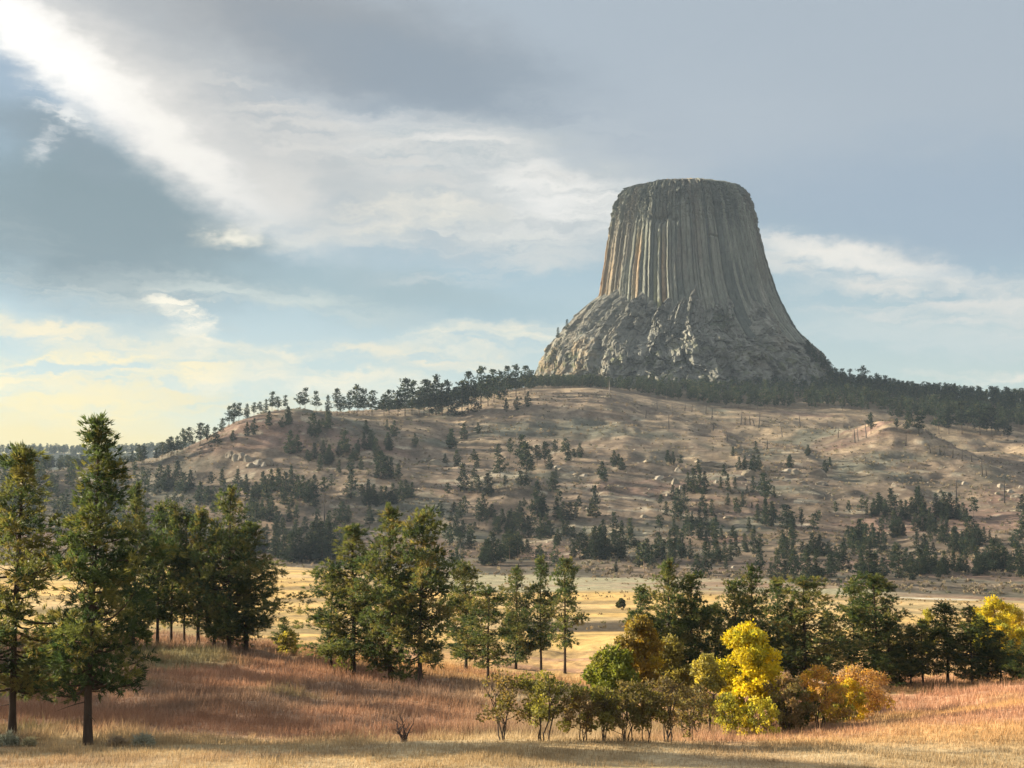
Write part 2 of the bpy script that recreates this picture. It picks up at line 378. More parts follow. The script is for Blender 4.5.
def ground_colour(x, y):
    D = np.where(y > 0, y, np.hypot(x, y)); px = px_of(x, np.abs(y) + 1e-3)
    n1 = fbm(x / 9, y / 12, 0, 4, 41); n2 = fbm(x / 3.1, y / 3.7, 0, 4, 43); n3 = fbm(x / 28, y / 9, 0, 3, 47)
    # near bench
    c = mix(C['straw'] + 0 * x[..., None], C['pale'], sstep(-.2, .7, n2))
    c = mix(c, C['brown'], .55 * sstep(.15, .6, n1) * sstep(50, 56, D))
    left = 1 - sstep(430, 560, px)
    slope = sstep(64, 69, D + 2.0 * n2) * left
    sc = mix(C['brown'] + 0 * x[..., None], C['pink'], sstep(-.3, .6, n1 + .4 * n2))
    sc = mix(sc, C['rust'], .6 * sstep(.1, .7, n3))
    sc = mix(sc, C['olive'], .85 * sstep(.05, .6, fbm(x / 14, y / 10, 0, 3, 51) + .9 * (1 - sstep(66, 78, D)) * (1 - sstep(150, 230, px)) - .25))
    c = mix(c, sc, slope)
    right = sstep(560, 760, px)
    rc = mix(C['pink'] + 0 * x[..., None], C['straw'] * np.array([1.1, .95, .8]), sstep(-.35, .45, n3 + .35 * n2))
    rc = mix(rc, C['rust'], .55 * sstep(.2, .6, fbm(x / 30, y / 4, 0, 3, 53)))
    c = mix(c, rc * 1.15, right * sstep(58, 64, D))
    c = mix(c, C['dark'], .6 * np.exp(-((D - 59.4 - .8 * n1) / .35) ** 2) * sstep(680, 800, px) * sstep(-.5, .1, n2))
    mid = sstep(110, 135, D)
    mc = mix(C['straw'] * np.array([1.15, .95, .72]) + 0 * x[..., None], C['pink'], sstep(0, .6, n1))
    c = mix(c, mc, mid * sstep(250, 330, px) * .8)
    c = mix(c, C['olive'], .6 * sstep(520, 600, px) * (1 - sstep(860, 930, px)) * sstep(66, 70, D) * (1 - sstep(84, 96, D)) * sstep(-.4, .5, n2))
    # valley floor
    p1 = fbm(x / 55, y / 13, 0, 4, 61); p2 = fbm(x / 160, y / 40, 0, 3, 63)
    pc = mix(C['gold'] + 0 * x[..., None], C['golddk'], sstep(-.05, .5, p1)); pc = mix(pc, C['straw'] * 1.25, .7 * sstep(.0, .6, p2))
    pc = mix(pc, C['olive'], .5 * sstep(.35, .7, fbm(x / 70, y / 9, 0, 3, 67)))
    c = mix(c, pc, sstep(200, 260, D))
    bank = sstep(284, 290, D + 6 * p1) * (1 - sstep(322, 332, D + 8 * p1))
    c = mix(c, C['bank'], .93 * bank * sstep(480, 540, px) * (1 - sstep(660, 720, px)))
    footD = np.interp(px, [-300, 0, 290, 450, 600, 760, 900, 1024, 1400], [680, 650, 650, 600, 570, 560, 500, 490, 480])
    # pale fan of short grass in front of the hill's foot
    fo = np.interp(px, [430, 600, 760, 900, 1024], [-130, -106, -96, -38, -30]); fan = sstep(-14, 14, D - footD - fo + 22 * p2) * sstep(330, 430, px)
    fc = mix(C['field'] + 0 * x[..., None], C['hillstraw'], sstep(-.1, .6, p1))
    fc = mix(fc, C['redsoil'] * np.array([1.15, 1.2, 1.1]), .7 * sstep(640, 760, px) * sstep(-.5, .3, p1))
    c = mix(c, fc, fan)
    c = mix(c, C['road'], .8 * np.exp(-((D - footD - fo - 6 + 4 * p2) / 4.0) ** 2) * sstep(870, 895, px) * (1 - sstep(955, 985, px)))
    c = mix(c, C['dark'], .5 * np.exp(-((D - footD + 115 + 12 * p2) / 4.0) ** 2) * sstep(420, 480, px))
    # hill
    q1 = fbm(x / 60, y / 60, 0, 5, 71); q2 = fbm(x / 17, y / 24, 0, 4, 73); q3 = fbm(x / 130, y / 90, 0, 3, 79); q4 = fbm(x / 40, y / 14, 0, 4, 83)
    up = (D - footD) / (1270 - footD)
    hc = mix(C['tan'] + 0 * x[..., None], C['greygreen'], sstep(-.25, .45, q1 - .5 * up + .2))
    hc = mix(hc, C['redsoil'], .6 * sstep(.05, .5, q3 + .35 * q2 - .9 * up + .28))
    hc = mix(hc, C['hillstraw'], .9 * sstep(.0, .55, q4 * .7 + .3 * q2 + 1.5 * (up - .72)))
    hc = mix(hc, C['dark'], .62 * sstep(.15, .55, q2 + .4 * q1 - .8 * (up - .45)))
    hc = mix(hc, C['ledge'], .5 * sstep(.5, .72, fbm(x / 20, y / 11, 0, 5, 87) - 1.1 * np.abs(up - .47)))
    hc = mix(hc, C['redsoil'] * 1.05, .8 * np.exp(-((px - 720) / 60) ** 2 - ((D - 748) / 24) ** 2) * sstep(-.4, .3, q2))
    lw = 1 - sstep(150, 260, px)
    hc = mix(hc, mix(C['greygreen'] * .8 + 0 * x[..., None], C['dark'], sstep(-.2, .4, q2)), .6 * lw)
    hc = mix(hc, C['redsoil'] * 1.3, .85 * np.exp(-((px - 30) / 26) ** 2 - ((D - 790) / 22) ** 2))
    hc = hc * (.80 + .35 * sstep(-.2, .6, fbm(x / 7, y / 9, 0, 3, 93)))[..., None] * 1.10
    c = mix(c, hc, sstep(-4, 10, D - footD + 10 * q2))
    wood = sstep(1280, 1310, D)
    c = mix(c, C['dark'] * 1.2, .8 * wood)
    c = mix(c, C['ridge'] + 0 * x[..., None], sstep(1800, 1950, D))
    v = 1 + .10 * fbm(x / 2.2, y / 3.0, 0, 2, 91)
    return np.clip(c * v[..., None], .01, .9)

# ------------------------------------------------------------------ mesh and object helpers
def mesh_from(name, V, polys, mats, col=None, pmat=None, smooth=False):
    """V (n,3); polys: list of (m,k) index arrays; col (n,3) optional; pmat: material index per polygon, list of arrays."""
    me = bpy.data.meshes.new(name)
    V = np.ascontiguousarray(V, np.float32)
    me.vertices.add(len(V)); me.vertices.foreach_set('co', V.ravel())
    li = np.concatenate([p.ravel() for p in polys]).astype(np.int32)
    tot = np.concatenate([np.full(len(p), p.shape[1], np.int32) for p in polys])
    st = np.concatenate([[0], np.cumsum(tot)[:-1]]).astype(np.int32)
    me.loops.add(len(li)); me.loops.foreach_set('vertex_index', li)
    me.polygons.add(len(tot)); me.polygons.foreach_set('loop_start', st)
    try: me.polygons.foreach_set('loop_total', tot)
    except Exception: pass
    for m in mats: me.materials.append(m)
    if pmat is not None: me.polygons.foreach_set('material_index', np.concatenate(pmat).astype(np.int32))
    me.polygons.foreach_set('use_smooth', np.full(len(tot), smooth, bool))
    if col is not None:
        at = me.color_attributes.new('tint', 'FLOAT_COLOR', 'POINT')
        at.data.foreach_set('color', np.c_[col, np.ones(len(col))].astype(np.float32).ravel())
    me.update(calc_edges=True); me.validate()
    return me


def link(name, me, parent=None, loc=None):
    o = bpy.data.objects.new(name, me); COL.objects.link(o)
    if parent is not None: o.parent = parent
    if loc is not None: o.location = loc
    return o


def tag(o, label, cat, group=None, kind=None):
    if label: o['label'] = label
    if cat: o['category'] = cat
    if group: o['group'] = group
    if kind: o['kind'] = kind
    return o


def empty(name, loc, rz=0.0, sc=(1, 1, 1)):
    o = bpy.data.objects.new(name, None); COL.objects.link(o); o.location = loc; o.rotation_euler = (0, 0, rz); o.scale = sc
    o.empty_display_size = .3
    return o


def copy_tree(root):
    c = root.copy(); COL.objects.link(c)
    for ch in list(root.children):
        d = ch.copy(); COL.objects.link(d); d.parent = c
    return c


class Bag:
    """collects tubes, triangles and quads for one mesh."""
    def __init__(s): s.v, s.t, s.q, s.c, s.n = [], [], [], [], 0
    def add(s, V, tri=None, quad=None, col=(1, 1, 1)):
        V = np.asarray(V, float)
        if tri is not None: s.t.append(np.asarray(tri) + s.n)
        if quad is not None: s.q.append(np.asarray(quad) + s.n)
        s.v.append(V); c = np.asarray(col, float)
        s.c.append(np.broadcast_to(c, (len(V), 3)) if c.ndim == 1 else c); s.n += len(V)
    def tube(s, P, rad, sides=6, col=(1, 1, 1), rough=0.0, rng=None):
        P = np.asarray(P, float); n = len(P); rad = np.broadcast_to(np.asarray(rad, float), (n,))
        T = np.gradient(P, axis=0); T /= np.linalg.norm(T, axis=1)[:, None] + 1e-9
        a = np.array([0, 0, 1.0]) if abs(T[0, 2]) < .8 else np.array([1.0, 0, 0])
        A = np.cross(T, a); A /= np.linalg.norm(A, axis=1)[:, None] + 1e-9; Bv = np.cross(T, A)
        ph = np.arange(sides) * 2 * math.pi / sides
        rr = np.repeat(rad[:, None], sides, 1)
        if rough and rng is not None: rr = rr * (1 + rough * rng.normal(size=rr.shape))
        V = P[:, None] + rr[..., None] * (np.cos(ph)[None, :, None] * A[:, None] + np.sin(ph)[None, :, None] * Bv[:, None])
        i = np.arange(n - 1)[:, None] * sides; j = np.arange(sides)[None]
        Q = np.stack([i + j, i + (j + 1) % sides, i + sides + (j + 1) % sides, i + sides + j], -1).reshape(-1, 4)
        s.add(V.reshape(-1, 3), quad=Q, col=col)
    def arrays(s):
        V = np.concatenate(s.v); C_ = np.concatenate(s.c); P = []
        if s.t: P.append(np.concatenate(s.t))
        if s.q: P.append(np.concatenate(s.q))
        return V, P, C_
    def mesh(s, name, mat, smooth=False):
        V, P, C_ = s.arrays(); return mesh_from(name, V, P, [mat], C_, smooth=smooth)

# ------------------------------------------------------------------ materials
def base_mat(name):
    m = bpy.data.materials.new(name); m.use_nodes = True; t = m.node_tree
    for n in list(t.nodes): t.nodes.remove(n)
    return m, t, nd(t, 'ShaderNodeOutputMaterial')


def mixc(t, a, b, f, mode='MIX'):
    n = nd(t, 'ShaderNodeMix', data_type='RGBA', blend_type=mode)
    for i, v in ((0, f), (6, a), (7, b)):
        if isinstance(v, (int, float)): n.inputs[i].default_value = v
        elif isinstance(v, tuple): n.inputs[i].default_value = (*v, 1) if len(v) == 3 else v
        else: t.links.new(v, n.inputs[i])
    return n.outputs[2]


def leaf_mat(name, trans=.35, rough=.75, rand=.35, gain=1.0, tt=(1.25, 1.15, .55)):
    m, t, o = base_mat(name)
    a = nd(t, 'ShaderNodeVertexColor', layer_name='tint'); oi = nd(t, 'ShaderNodeObjectInfo')
    v = mathn(t, 'MULTIPLY_ADD', oi.outputs['Random'], rand, gain * (1 - rand / 2))
    hs = nd(t, 'ShaderNodeHueSaturation'); t.links.new(a.outputs[0], hs.inputs['Color']); t.links.new(v, hs.inputs['Value'])
    t.links.new(mathn(t, 'MULTIPLY_ADD', oi.outputs['Random'], -.03, .515), hs.inputs['Hue'])
    d = nd(t, 'ShaderNodeBsdfPrincipled'); d.inputs['Roughness'].default_value = rough; d.inputs['Specular IOR Level'].default_value = .25
    t.links.new(hs.outputs[0], d.inputs['Base Color'])
    tr = nd(t, 'ShaderNodeBsdfTranslucent'); t.links.new(mixc(t, hs.outputs[0], tt, 1.0, 'MULTIPLY'), tr.inputs[0])
    x = nd(t, 'ShaderNodeMixShader'); x.inputs[0].default_value = trans
    t.links.new(d.outputs[0], x.inputs[1]); t.links.new(tr.outputs[0], x.inputs[2]); t.links.new(x.outputs[0], o.inputs[0])
    return m


def surf_mat(name, scale=1.0, bump=.3, rough=.9, var=.35, detail=6, aniso=(1, 1, 1), dist=.2):
    """diffuse surface: the 'tint' colours broken up with noise at two sizes, with bump."""
    m, t, o = base_mat(name)
    a = nd(t, 'ShaderNodeVertexColor', layer_name='tint'); tc = nd(t, 'ShaderNodeTexCoord')
    mp = nd(t, 'ShaderNodeMapping'); mp.inputs['Scale'].default_value = aniso; t.links.new(tc.outputs['Object'], mp.inputs[0])
    n = nd(t, 'ShaderNodeTexNoise'); n.inputs['Scale'].default_value = scale; n.inputs['Detail'].default_value = detail; n.inputs['Roughness'].default_value = .62
    t.links.new(mp.outputs[0], n.inputs[0])
    r = nd(t, 'ShaderNodeMapRange'); t.links.new(n.outputs[0], r.inputs[0]); r.inputs[1].default_value = .25; r.inputs[2].default_value = .75
    r.inputs[3].default_value = 1 - var; r.inputs[4].default_value = 1 + var
    g = nd(t, 'ShaderNodeCombineXYZ')
    for i in range(3): t.links.new(r.outputs[0], g.inputs[i])
    c = mixc(t, a.outputs[0], g.outputs[0], 1.0, 'MULTIPLY')
    d = nd(t, 'ShaderNodeBsdfPrincipled'); d.inputs['Roughness'].default_value = rough; d.inputs['Specular IOR Level'].default_value = .15
    t.links.new(c, d.inputs['Base Color'])
    b = nd(t, 'ShaderNodeBump'); b.inputs['Strength'].default_value = bump; b.inputs['Distance'].default_value = dist; t.links.new(n.outputs[0], b.inputs['Height'])
    t.links.new(b.outputs[0], d.inputs['Normal']); t.links.new(d.outputs[0], o.inputs[0])
    return m


def ground_mat():
    """earth and dry grass: vertex tint times noise whose grain grows with the ground's own scale (near turf, far scrub)."""
    m, t, o = base_mat('dry_grassland')
    a = nd(t, 'ShaderNodeVertexColor', layer_name='tint'); tc = nd(t, 'ShaderNodeTexCoord'); P = tc.outputs['Object']
    def nz(sc, det, st=(1, 1, 1)):
        mp = nd(t, 'ShaderNodeMapping'); mp.inputs['Scale'].default_value = st; t.links.new(P, mp.inputs[0])
        n = nd(t, 'ShaderNodeTexNoise'); n.inputs['Scale'].default_value = sc; n.inputs['Detail'].default_value = det; n.inputs['Roughness'].default_value = .65
        t.links.new(mp.outputs[0], n.inputs[0]); return n.outputs[0]
    fine = nz(3.2, 5); mid = nz(.55, 5); big = nz(.11, 5, (1, 1, 1.5))
    def rng(x, lo, hi):
        r = nd(t, 'ShaderNodeMapRange'); t.links.new(x, r.inputs[0]); r.inputs[1].default_value = .3; r.inputs[2].default_value = .7; r.inputs[3].default_value = lo; r.inputs[4].default_value = hi; return r.outputs[0]
    v = mathn(t, 'MULTIPLY', mathn(t, 'MULTIPLY', rng(fine, .72, 1.25), rng(mid, .72, 1.25)), rng(big, .8, 1.2))
    g = nd(t, 'ShaderNodeCombineXYZ')
    for i in range(3): t.links.new(v, g.inputs[i])
    c = mixc(t, a.outputs[0], g.outputs[0], 1.0, 'MULTIPLY')
    d = nd(t, 'ShaderNodeBsdfPrincipled'); d.inputs['Roughness'].default_value = 1.0; d.inputs['Specular IOR Level'].default_value = .05
    t.links.new(c, d.inputs['Base Color'])
    b = nd(t, 'ShaderNodeBump'); b.inputs['Strength'].default_value = .6; b.inputs['Distance'].default_value = .25
    t.links.new(mathn(t, 'ADD', mathn(t, 'MULTIPLY', fine, .3), mathn(t, 'MULTIPLY_ADD', big, 3.0, mid)), b.inputs['Height'])
    t.links.new(b.outputs[0], d.inputs['Normal']); t.links.new(d.outputs[0], o.inputs[0])
    return m


M = dict(
    ground=ground_mat(), bark=surf_mat('pine_bark', 5, .6, .95, .4, aniso=(1, 1, .25), dist=.05), needle=leaf_mat('pine_needles', .5, .6, .3, gain=1.12, tt=(1.2, 1.12, .7)),
    farneedle=leaf_mat('far_pine_needles', .3, .8, .45), leaf=leaf_mat('autumn_leaves', .5, .65, .1), grass=leaf_mat('dry_grass', .35, .9, 0.0, tt=(1.05, 1.0, .9)),
    sage=leaf_mat('sage_leaves', .3, .9, .2, tt=(1.0, 1.0, .9)), twig=surf_mat('grey_twigs', 6, .3, .95, .3),
    rock=surf_mat('pale_sandstone', .5, .7, .95, .3, dist=.4), column=surf_mat('columnar_rock', .42, .7, .92, .42, 9, (1, 1, .16), .8),
    talus=surf_mat('broken_rock', .12, .8, .95, .38, 9, (1, 1, 1), 2.0), turf=surf_mat('summit_turf', .2, .4, 1, .3),
    snag=surf_mat('weathered_wood', 2, .3, .95, .3))

# ------------------------------------------------------------------ terrain sheet
def build_terrain():
    fine = np.arange(-23.0, 23.001, .06)
    co_l = -23 - np.cumsum(np.linspace(.3, 6, 50)); co_l = co_l[co_l > -176]; co_r = -co_l[::-1]
    th = np.radians(np.concatenate([co_l[::-1], fine, -co_l]))
    rs = np.concatenate([np.linspace(.8, 48, 16), np.exp(np.linspace(math.log(51), math.log(145), 200)), np.exp(np.linspace(math.log(146), math.log(480), 70)),
                         np.linspace(486, 1320, 230), np.linspace(1328, 1700, 40), np.linspace(1720, 2900, 50), np.linspace(2960, 4500, 10)])
    T, RR_ = np.meshgrid(th, rs); X = RR_ * np.sin(T); Y = RR_ * np.cos(T)
    Z = height(X, Y)
    n, m = X.shape
    V = np.c_[X.ravel(), Y.ravel(), Z.ravel()]
    i = np.arange(n - 1)[:, None] * m; j = np.arange(m)[None]; j1 = (j + 1) % m
    Q = np.stack([i + j, i + j1, i + m + j1, i + m + j], -1).reshape(-1, 4)
    cen = np.array([[0, 0, h1(0, .01)]]); V = np.r_[V, cen]
    tri = np.stack([np.full(m, len(V) - 1), (np.arange(m) + 1) % m, np.arange(m)], -1)
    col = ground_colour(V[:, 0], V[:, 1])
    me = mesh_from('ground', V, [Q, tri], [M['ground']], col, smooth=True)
    o = link('ground', me); tag(o, 'rolling dry grassland, valley floor and brown hill', None, kind='structure')
    return o


build_terrain()

# ------------------------------------------------------------------ rock tower
TD = 1590.0
TCX = ray(683.5, 384)[0] * TD


def rowz(row): return CZ + ray(683, row)[1] * TD


def rock_cells(X, Y, Z, s, seed):
    """broken rock: every cell is a plate with its own offset and tilt -> (offset by tilted plate, cell value, border distance)."""
    ix, iy, iz = np.floor(X / s), np.floor(Y / s), np.floor(Z / s)
    best = np.full(X.shape, 1e9); sec = best.copy(); val = np.zeros(X.shape); pl = np.zeros(X.shape)
    for a in (-1, 0, 1):
        for b in (-1, 0, 1):
            for c in (-1, 0, 1):
                jx, jy, jz = (ix + a).astype(np.int64), (iy + b).astype(np.int64), (iz + c).astype(np.int64)
                h = [_hash(jx, jy, jz, seed + q) for q in range(6)]
                dx, dy, dz = X - (jx + h[0]) * s, Y - (jy + h[1]) * s, Z - (jz + h[2]) * s
                d = dx * dx + dy * dy + dz * dz; nb = d < best
                sec = np.where(nb, best, np.minimum(sec, d)); val = np.where(nb, h[3], val); pl = np.where(nb, (h[4] - .5) * dx * 1.5 + (h[5] - .5) * dz * 1.5 + (h[3] - .5) * dy, pl); best = np.where(nb, d, best)
    return pl / s, val, np.sqrt(sec) - np.sqrt(best)


TALUS = []


def build_tower():
    rng = np.random.default_rng(11)
    root = empty('rock_tower', (TCX, TD, rowz(395)))
    tag(root, 'huge flat-topped grey rock tower of vertical columns rising above the forested hill', 'rock tower')
    ox, oy, oz = root.location
    # ---- shaft
    prof = [(188.6, 640, 730), (190, 631, 739), (193, 624, 745.5), (198.5, 619.5, 750), (204, 616.3, 752.8), (209, 614.6, 754.4), (215, 613, 756.3), (230, 610, 759.5), (247, 606.5, 764), (262, 604, 767.5), (280, 600.5, 772), (296, 598, 776.8), (306, 596, 781), (318, 593, 787), (330, 589, 794), (350, 580, 811)]
    pz = np.array([rowz(p[0]) for p in prof])[::-1]; pl = ((np.array([p[1] for p in prof]) - 683.5) / F * TD)[::-1]; pr = ((np.array([p[2] for p in prof]) - 683.5) / F * TD)[::-1]
    ncol, sub = 138, 10
    wid = rng.uniform(.55, 1.5, ncol); edge = np.concatenate([[0], np.cumsum(wid)]); edge *= 2 * math.pi / edge[-1]
    tt = np.array([0, .045, .11, .20, .36, .5, .64, .80, .89, .955])
    th = (edge[:-1, None] + (edge[1:] - edge[:-1])[:, None] * tt[None]).ravel(); ci = np.repeat(np.arange(ncol), sub); ct = np.tile(tt, ncol)
    zs = np.linspace(pz[0], pz[-1], 300)
    TH, ZZ = np.meshgrid(th, zs); CI = np.broadcast_to(ci, TH.shape); CT = np.broadcast_to(ct, TH.shape)
    cxx = np.interp(ZZ, pz, (pl + pr) / 2); rad = np.interp(ZZ, pz, (pr - pl) / 2)
    I0 = CI.astype(np.int64); O0 = 0 * I0
    dl = rng.uniform(1.0, 2.2, ncol) + 4.5 * (rng.uniform(size=ncol) > .66) * rng.uniform(.4, 1, ncol); dr_ = np.roll(dl, -1)
    hseg = lambda L, sd: _hash(I0, np.floor(ZZ / L + 7 * _hash(I0, O0, O0, sd + 1)).astype(np.int64), O0, sd)
    depth = np.where(CT < .5, dl[CI], dr_[CI]) * (.45 + .9 * hseg(34, 61))
    edge_ = np.minimum(CT, 1 - CT)                       # flat-faced columns: bevel, then a face tilted a little at random
    shape = np.minimum(1, edge_ / .14) * .8 + np.minimum(1, edge_ / .36) * .2
    tilt = (rng.normal(0, 1.0, ncol)[CI] + .8 * (hseg(48, 67) - .5)) * (CT - .5) * 1.9
    hf = (ZZ - pz[0]) / (pz[-1] - pz[0])
    off = rng.normal(0, .8, ncol)[CI] + 2.2 * vnoise(CI / 3.5, ZZ / 90, 0, 5) + 1.6 * vnoise(CI / 9.0, ZZ / 150, 0, 15) + tilt
    # broken column ends: steps held constant over lengths of each column
    seg = np.floor(ZZ / (9 + 22 * _hash(CI.astype(np.int64), 0 * CI.astype(np.int64), 0 * CI.astype(np.int64), 3)) + _hash(CI.astype(np.int64), 0 * CI.astype(np.int64) + 1, 0 * CI.astype(np.int64), 4))
    hs = _hash(CI.astype(np.int64), seg.astype(np.int64), 0 * CI.astype(np.int64), 8)
    chip = np.where(hs > .72, -1.0, 0) * (hs - .72) * 7
    rugg = .25 + 1.0 * sstep(.62, .85, hf) + .5 * (1 - sstep(.0, .25, hf))
    topn = fbm(TH * 42, ZZ / 4, 0, 4, 33, .65) * (.25 + sstep(.62, .9, hf)) * 2.0 + (hseg(7, 71) - .5) * 2.2 * sstep(.6, .85, hf)
    r = rad + (shape - 1) * depth + off * .9 + chip * rugg + topn
    X0 = np.sin(TH) * rad + cxx; Yf = -np.cos(TH)
    def pocket(px, row, wx, wz, d):
        nonlocal r
        x = (px - 683.5) / F * (TD - 60) ; z = CZ + ray(683, row)[1] * (TD - 68)
        r = r - d * np.exp(-np.clip(((X0 - x) / wx) ** 2 + ((ZZ - z) / wz) ** 2, 0, 40) ** 1.5) * (Yf < 0)
    pocket(654, 221, 6, 4.5, 9); pocket(661, 217, 5, 3.5, 6); pocket(646, 218, 3, 3, 5); pocket(668, 222, 4, 2, 4); pocket(704, 238, 5, 1.5, 4); pocket(709, 239, 2, 2, 3)
    X = cxx + r * np.sin(TH); Y = -r * np.cos(TH) * .97
    n, m = X.shape
    V = np.c_[X.ravel(), Y.ravel(), (ZZ - oz).ravel()]
    i = np.arange(n - 1)[:, None] * m; j = np.arange(m)[None]; j1 = (j + 1) % m
    Q = np.stack([i + j, i + j1, i + m + j1, i + m + j], -1).reshape(-1, 4)
    grey = np.array([.150, .158, .136]); dk = np.array([.080, .090, .082]); lt = np.array([.205, .208, .176]); orange = np.array([.36, .20, .08]); yg = np.array([.26, .25, .11]); brn = np.array([.145, .128, .105])
    pxx = 683.5 + X0 / (TD - 60) * F
    c = mix(np.broadcast_to(grey, (*X.shape, 3)), dk, .95 * sstep(-.1, .7, rng.normal(0, .5, ncol)[CI] * .9 + vnoise(CI * 1.0, ZZ / 40, 0, 51) * .6 + .5 * sstep(.6, .95, hf)))
    c = mix(c, lt, .9 * sstep(.1, .8, rng.normal(0, .5, ncol)[CI] + vnoise(CI * 1.0, ZZ / 60, 0, 53) * .7 - .3 * sstep(.6, .9, hf)))
    c = mix(c, brn, .6 * sstep(.1, .7, fbm(TH * 5, ZZ / 60, 0, 3, 55)) * sstep(.25, .5, hf))
    lich = sstep(-.1, .5, rng.normal(0, .4, ncol)[CI] + .6 * vnoise(CI * 1.0, ZZ / 30, 0, 57))
    band = (np.exp(-((pxx - 633) / 7) ** 2) + np.exp(-((pxx - 651) / 6.5) ** 2)) * sstep(.10, .2, hf) * (1 - sstep(.52, .74, hf))
    c = mix(c, yg, .75 * np.clip(band, 0, 1) * lich); c = mix(c, orange, .6 * np.clip(band, 0, 1) * sstep(.3, .9, rng.normal(0, .6, ncol)[CI] + .4 * lich))
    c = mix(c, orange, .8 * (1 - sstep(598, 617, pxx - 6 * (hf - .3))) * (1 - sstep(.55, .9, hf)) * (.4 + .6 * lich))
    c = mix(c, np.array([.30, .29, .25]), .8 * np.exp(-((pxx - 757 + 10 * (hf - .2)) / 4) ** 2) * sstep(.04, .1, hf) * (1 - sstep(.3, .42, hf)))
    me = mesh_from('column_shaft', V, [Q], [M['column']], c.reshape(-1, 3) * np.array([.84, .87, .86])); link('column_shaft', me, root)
    # ---- summit cap of turf and low scrub
    top = V[-m:]; rings = [1.0, .97, .9, .7, .4, .1]; SV, SCc = [], []
    cx = top[:, 0].mean()
    for k, s in enumerate(rings):
        P = top.copy(); P[:, 0] = cx + (P[:, 0] - cx) * s; P[:, 1] *= s; P[:, 2] += [0, .8, 1.6, 2.6, 3.2, 3.4][k] + (.7 * vnoise(P[:, 0] / 3, P[:, 1] / 3, 0, 77) if 0 < k else 0)
        SV.append(P); SCc.append(np.broadcast_to(np.array([.30, .22, .12]), P.shape) * (1 + .3 * vnoise(P[:, 0] / 6, P[:, 1] / 6, 0, 78))[:, None])
    SVa = np.concatenate(SV); i = np.arange(len(rings) - 1)[:, None] * m
    Qs = np.stack([i + j, i + j1, i + m + j1, i + m + j], -1).reshape(-1, 4)
    SVa = np.r_[SVa, [[cx, 0, SVa[-1, 2]]]]; tri = np.stack([np.arange(m) + m * (len(rings) - 1), (np.arange(m) + 1) % m + m * (len(rings) - 1), np.full(m, len(SVa) - 1)], -1)
    link('summit', mesh_from('summit', SVa, [Qs, tri], [M['turf']], np.r_[np.concatenate(SCc), [[.3, .22, .12]]]), root)
    # ---- skirt of broken rock
    tp = [(284, 606, 770), (295, 600, 775), (301, 592, 776.5), (307, 584.5, 778), (322, 570.5, 784), (335, 557.5, 793), (346, 549, 805), (360, 540, 821), (376, 534, 831), (395, 522, 846), (425, 505, 862)]
    tz = np.array([rowz(p[0]) for p in tp])[::-1]; tl = ((np.array([p[1] for p in tp]) - 683.5) / F * TD)[::-1]; tr = ((np.array([p[2] for p in tp]) - 683.5) / F * TD)[::-1]
    nth, nz = 1100, 200
    th = np.linspace(0, 2 * math.pi, nth, endpoint=False); zs = np.linspace(tz[0], tz[-1], nz); TH, ZZ = np.meshgrid(th, zs)
    front = sstep(.1, .9, np.cos(TH))
    side = np.abs(np.sin(TH)) ** 3
    shift = front * 15 + (13 * vnoise(TH * 3.2, 0, 0, 91) + 12 * vnoise(TH * 10, 0, 0, 92) + 12 * (_hash(np.floor(TH * 24).astype(np.int64), 0 * TH.astype(np.int64), 0 * TH.astype(np.int64), 94) - .5)) * (1 - side)
    zq = ZZ + shift * 1.0 * sstep(tz[0], tz[-1], ZZ)
    cxx = np.interp(zq, tz, (tl + tr) / 2); rad = np.interp(zq, tz, (tr - tl) / 2)
    X = cxx + rad * np.sin(TH); Y = -rad * np.cos(TH)
    amp = 1 - .55 * side
    big = fbm(X / 42, Y / 42, ZZ / 60, 4, 95); rid = 1 - 2 * np.abs(fbm(X / 26, Y / 26, ZZ / 44, 3, 97))
    wx, wy = 3.5 * fbm(X / 14, Y / 14, ZZ / 14, 3, 191), 3.5 * fbm(X / 14, Y / 14, ZZ / 14, 3, 193)
    p0, v0, e0 = rock_cells(X + 2 * wx, Y + 2 * wy, ZZ * .55, 30, 181)
    p1, v1, e1 = rock_cells(X + wx, Y + wy, ZZ * .62, 13, 101); p2, v2, e2 = rock_cells(X + .5 * wx, Y + .5 * wy, ZZ * .7, 5.2, 131)
    gul = -np.abs(np.sin(TH * 11 + 1.6 * vnoise(TH * 6, ZZ / 40, 0, 99))) ** 8
    fr = fbm(TH * 34, ZZ / 26, 0, 5, 141, .6); fn = fbm(X / 4, Y / 4, ZZ / 5, 3, 145, .6)
    dsp = amp * (4.0 * big + 2.0 * rid + 12 * p0 + 5.0 * (v0 - .5) + 7.5 * p1 + 4.0 * (v1 - .5) + 3.4 * p2 + 2.2 * (v2 - .5) - 1.6 * np.exp(-e1 / .9) - .8 * np.exp(-e2 / .5) + 4.0 * gul + 1.6 * fr + .8 * fn)
    # towards the top the skirt is still broken columns standing in place
    c2 = np.clip(np.searchsorted(edge, TH, 'right') - 1, 0, ncol - 1); t2 = (TH - edge[c2]) / (edge[c2 + 1] - edge[c2]); topw = sstep(.42, .85, (zq - tz[0]) / (tz[-1] - tz[0]))
    jo = _hash(c2.astype(np.int64), np.floor(ZZ / 16 + 5 * _hash(c2.astype(np.int64), 0 * c2.astype(np.int64), 0 * c2.astype(np.int64), 201)).astype(np.int64), 0 * c2.astype(np.int64), 203)
    dsp = dsp * (1 - .35 * topw) + topw * (2.4 * (np.minimum(1, np.minimum(t2, 1 - t2) / .16) - 1) + 3.0 * (jo - .5))
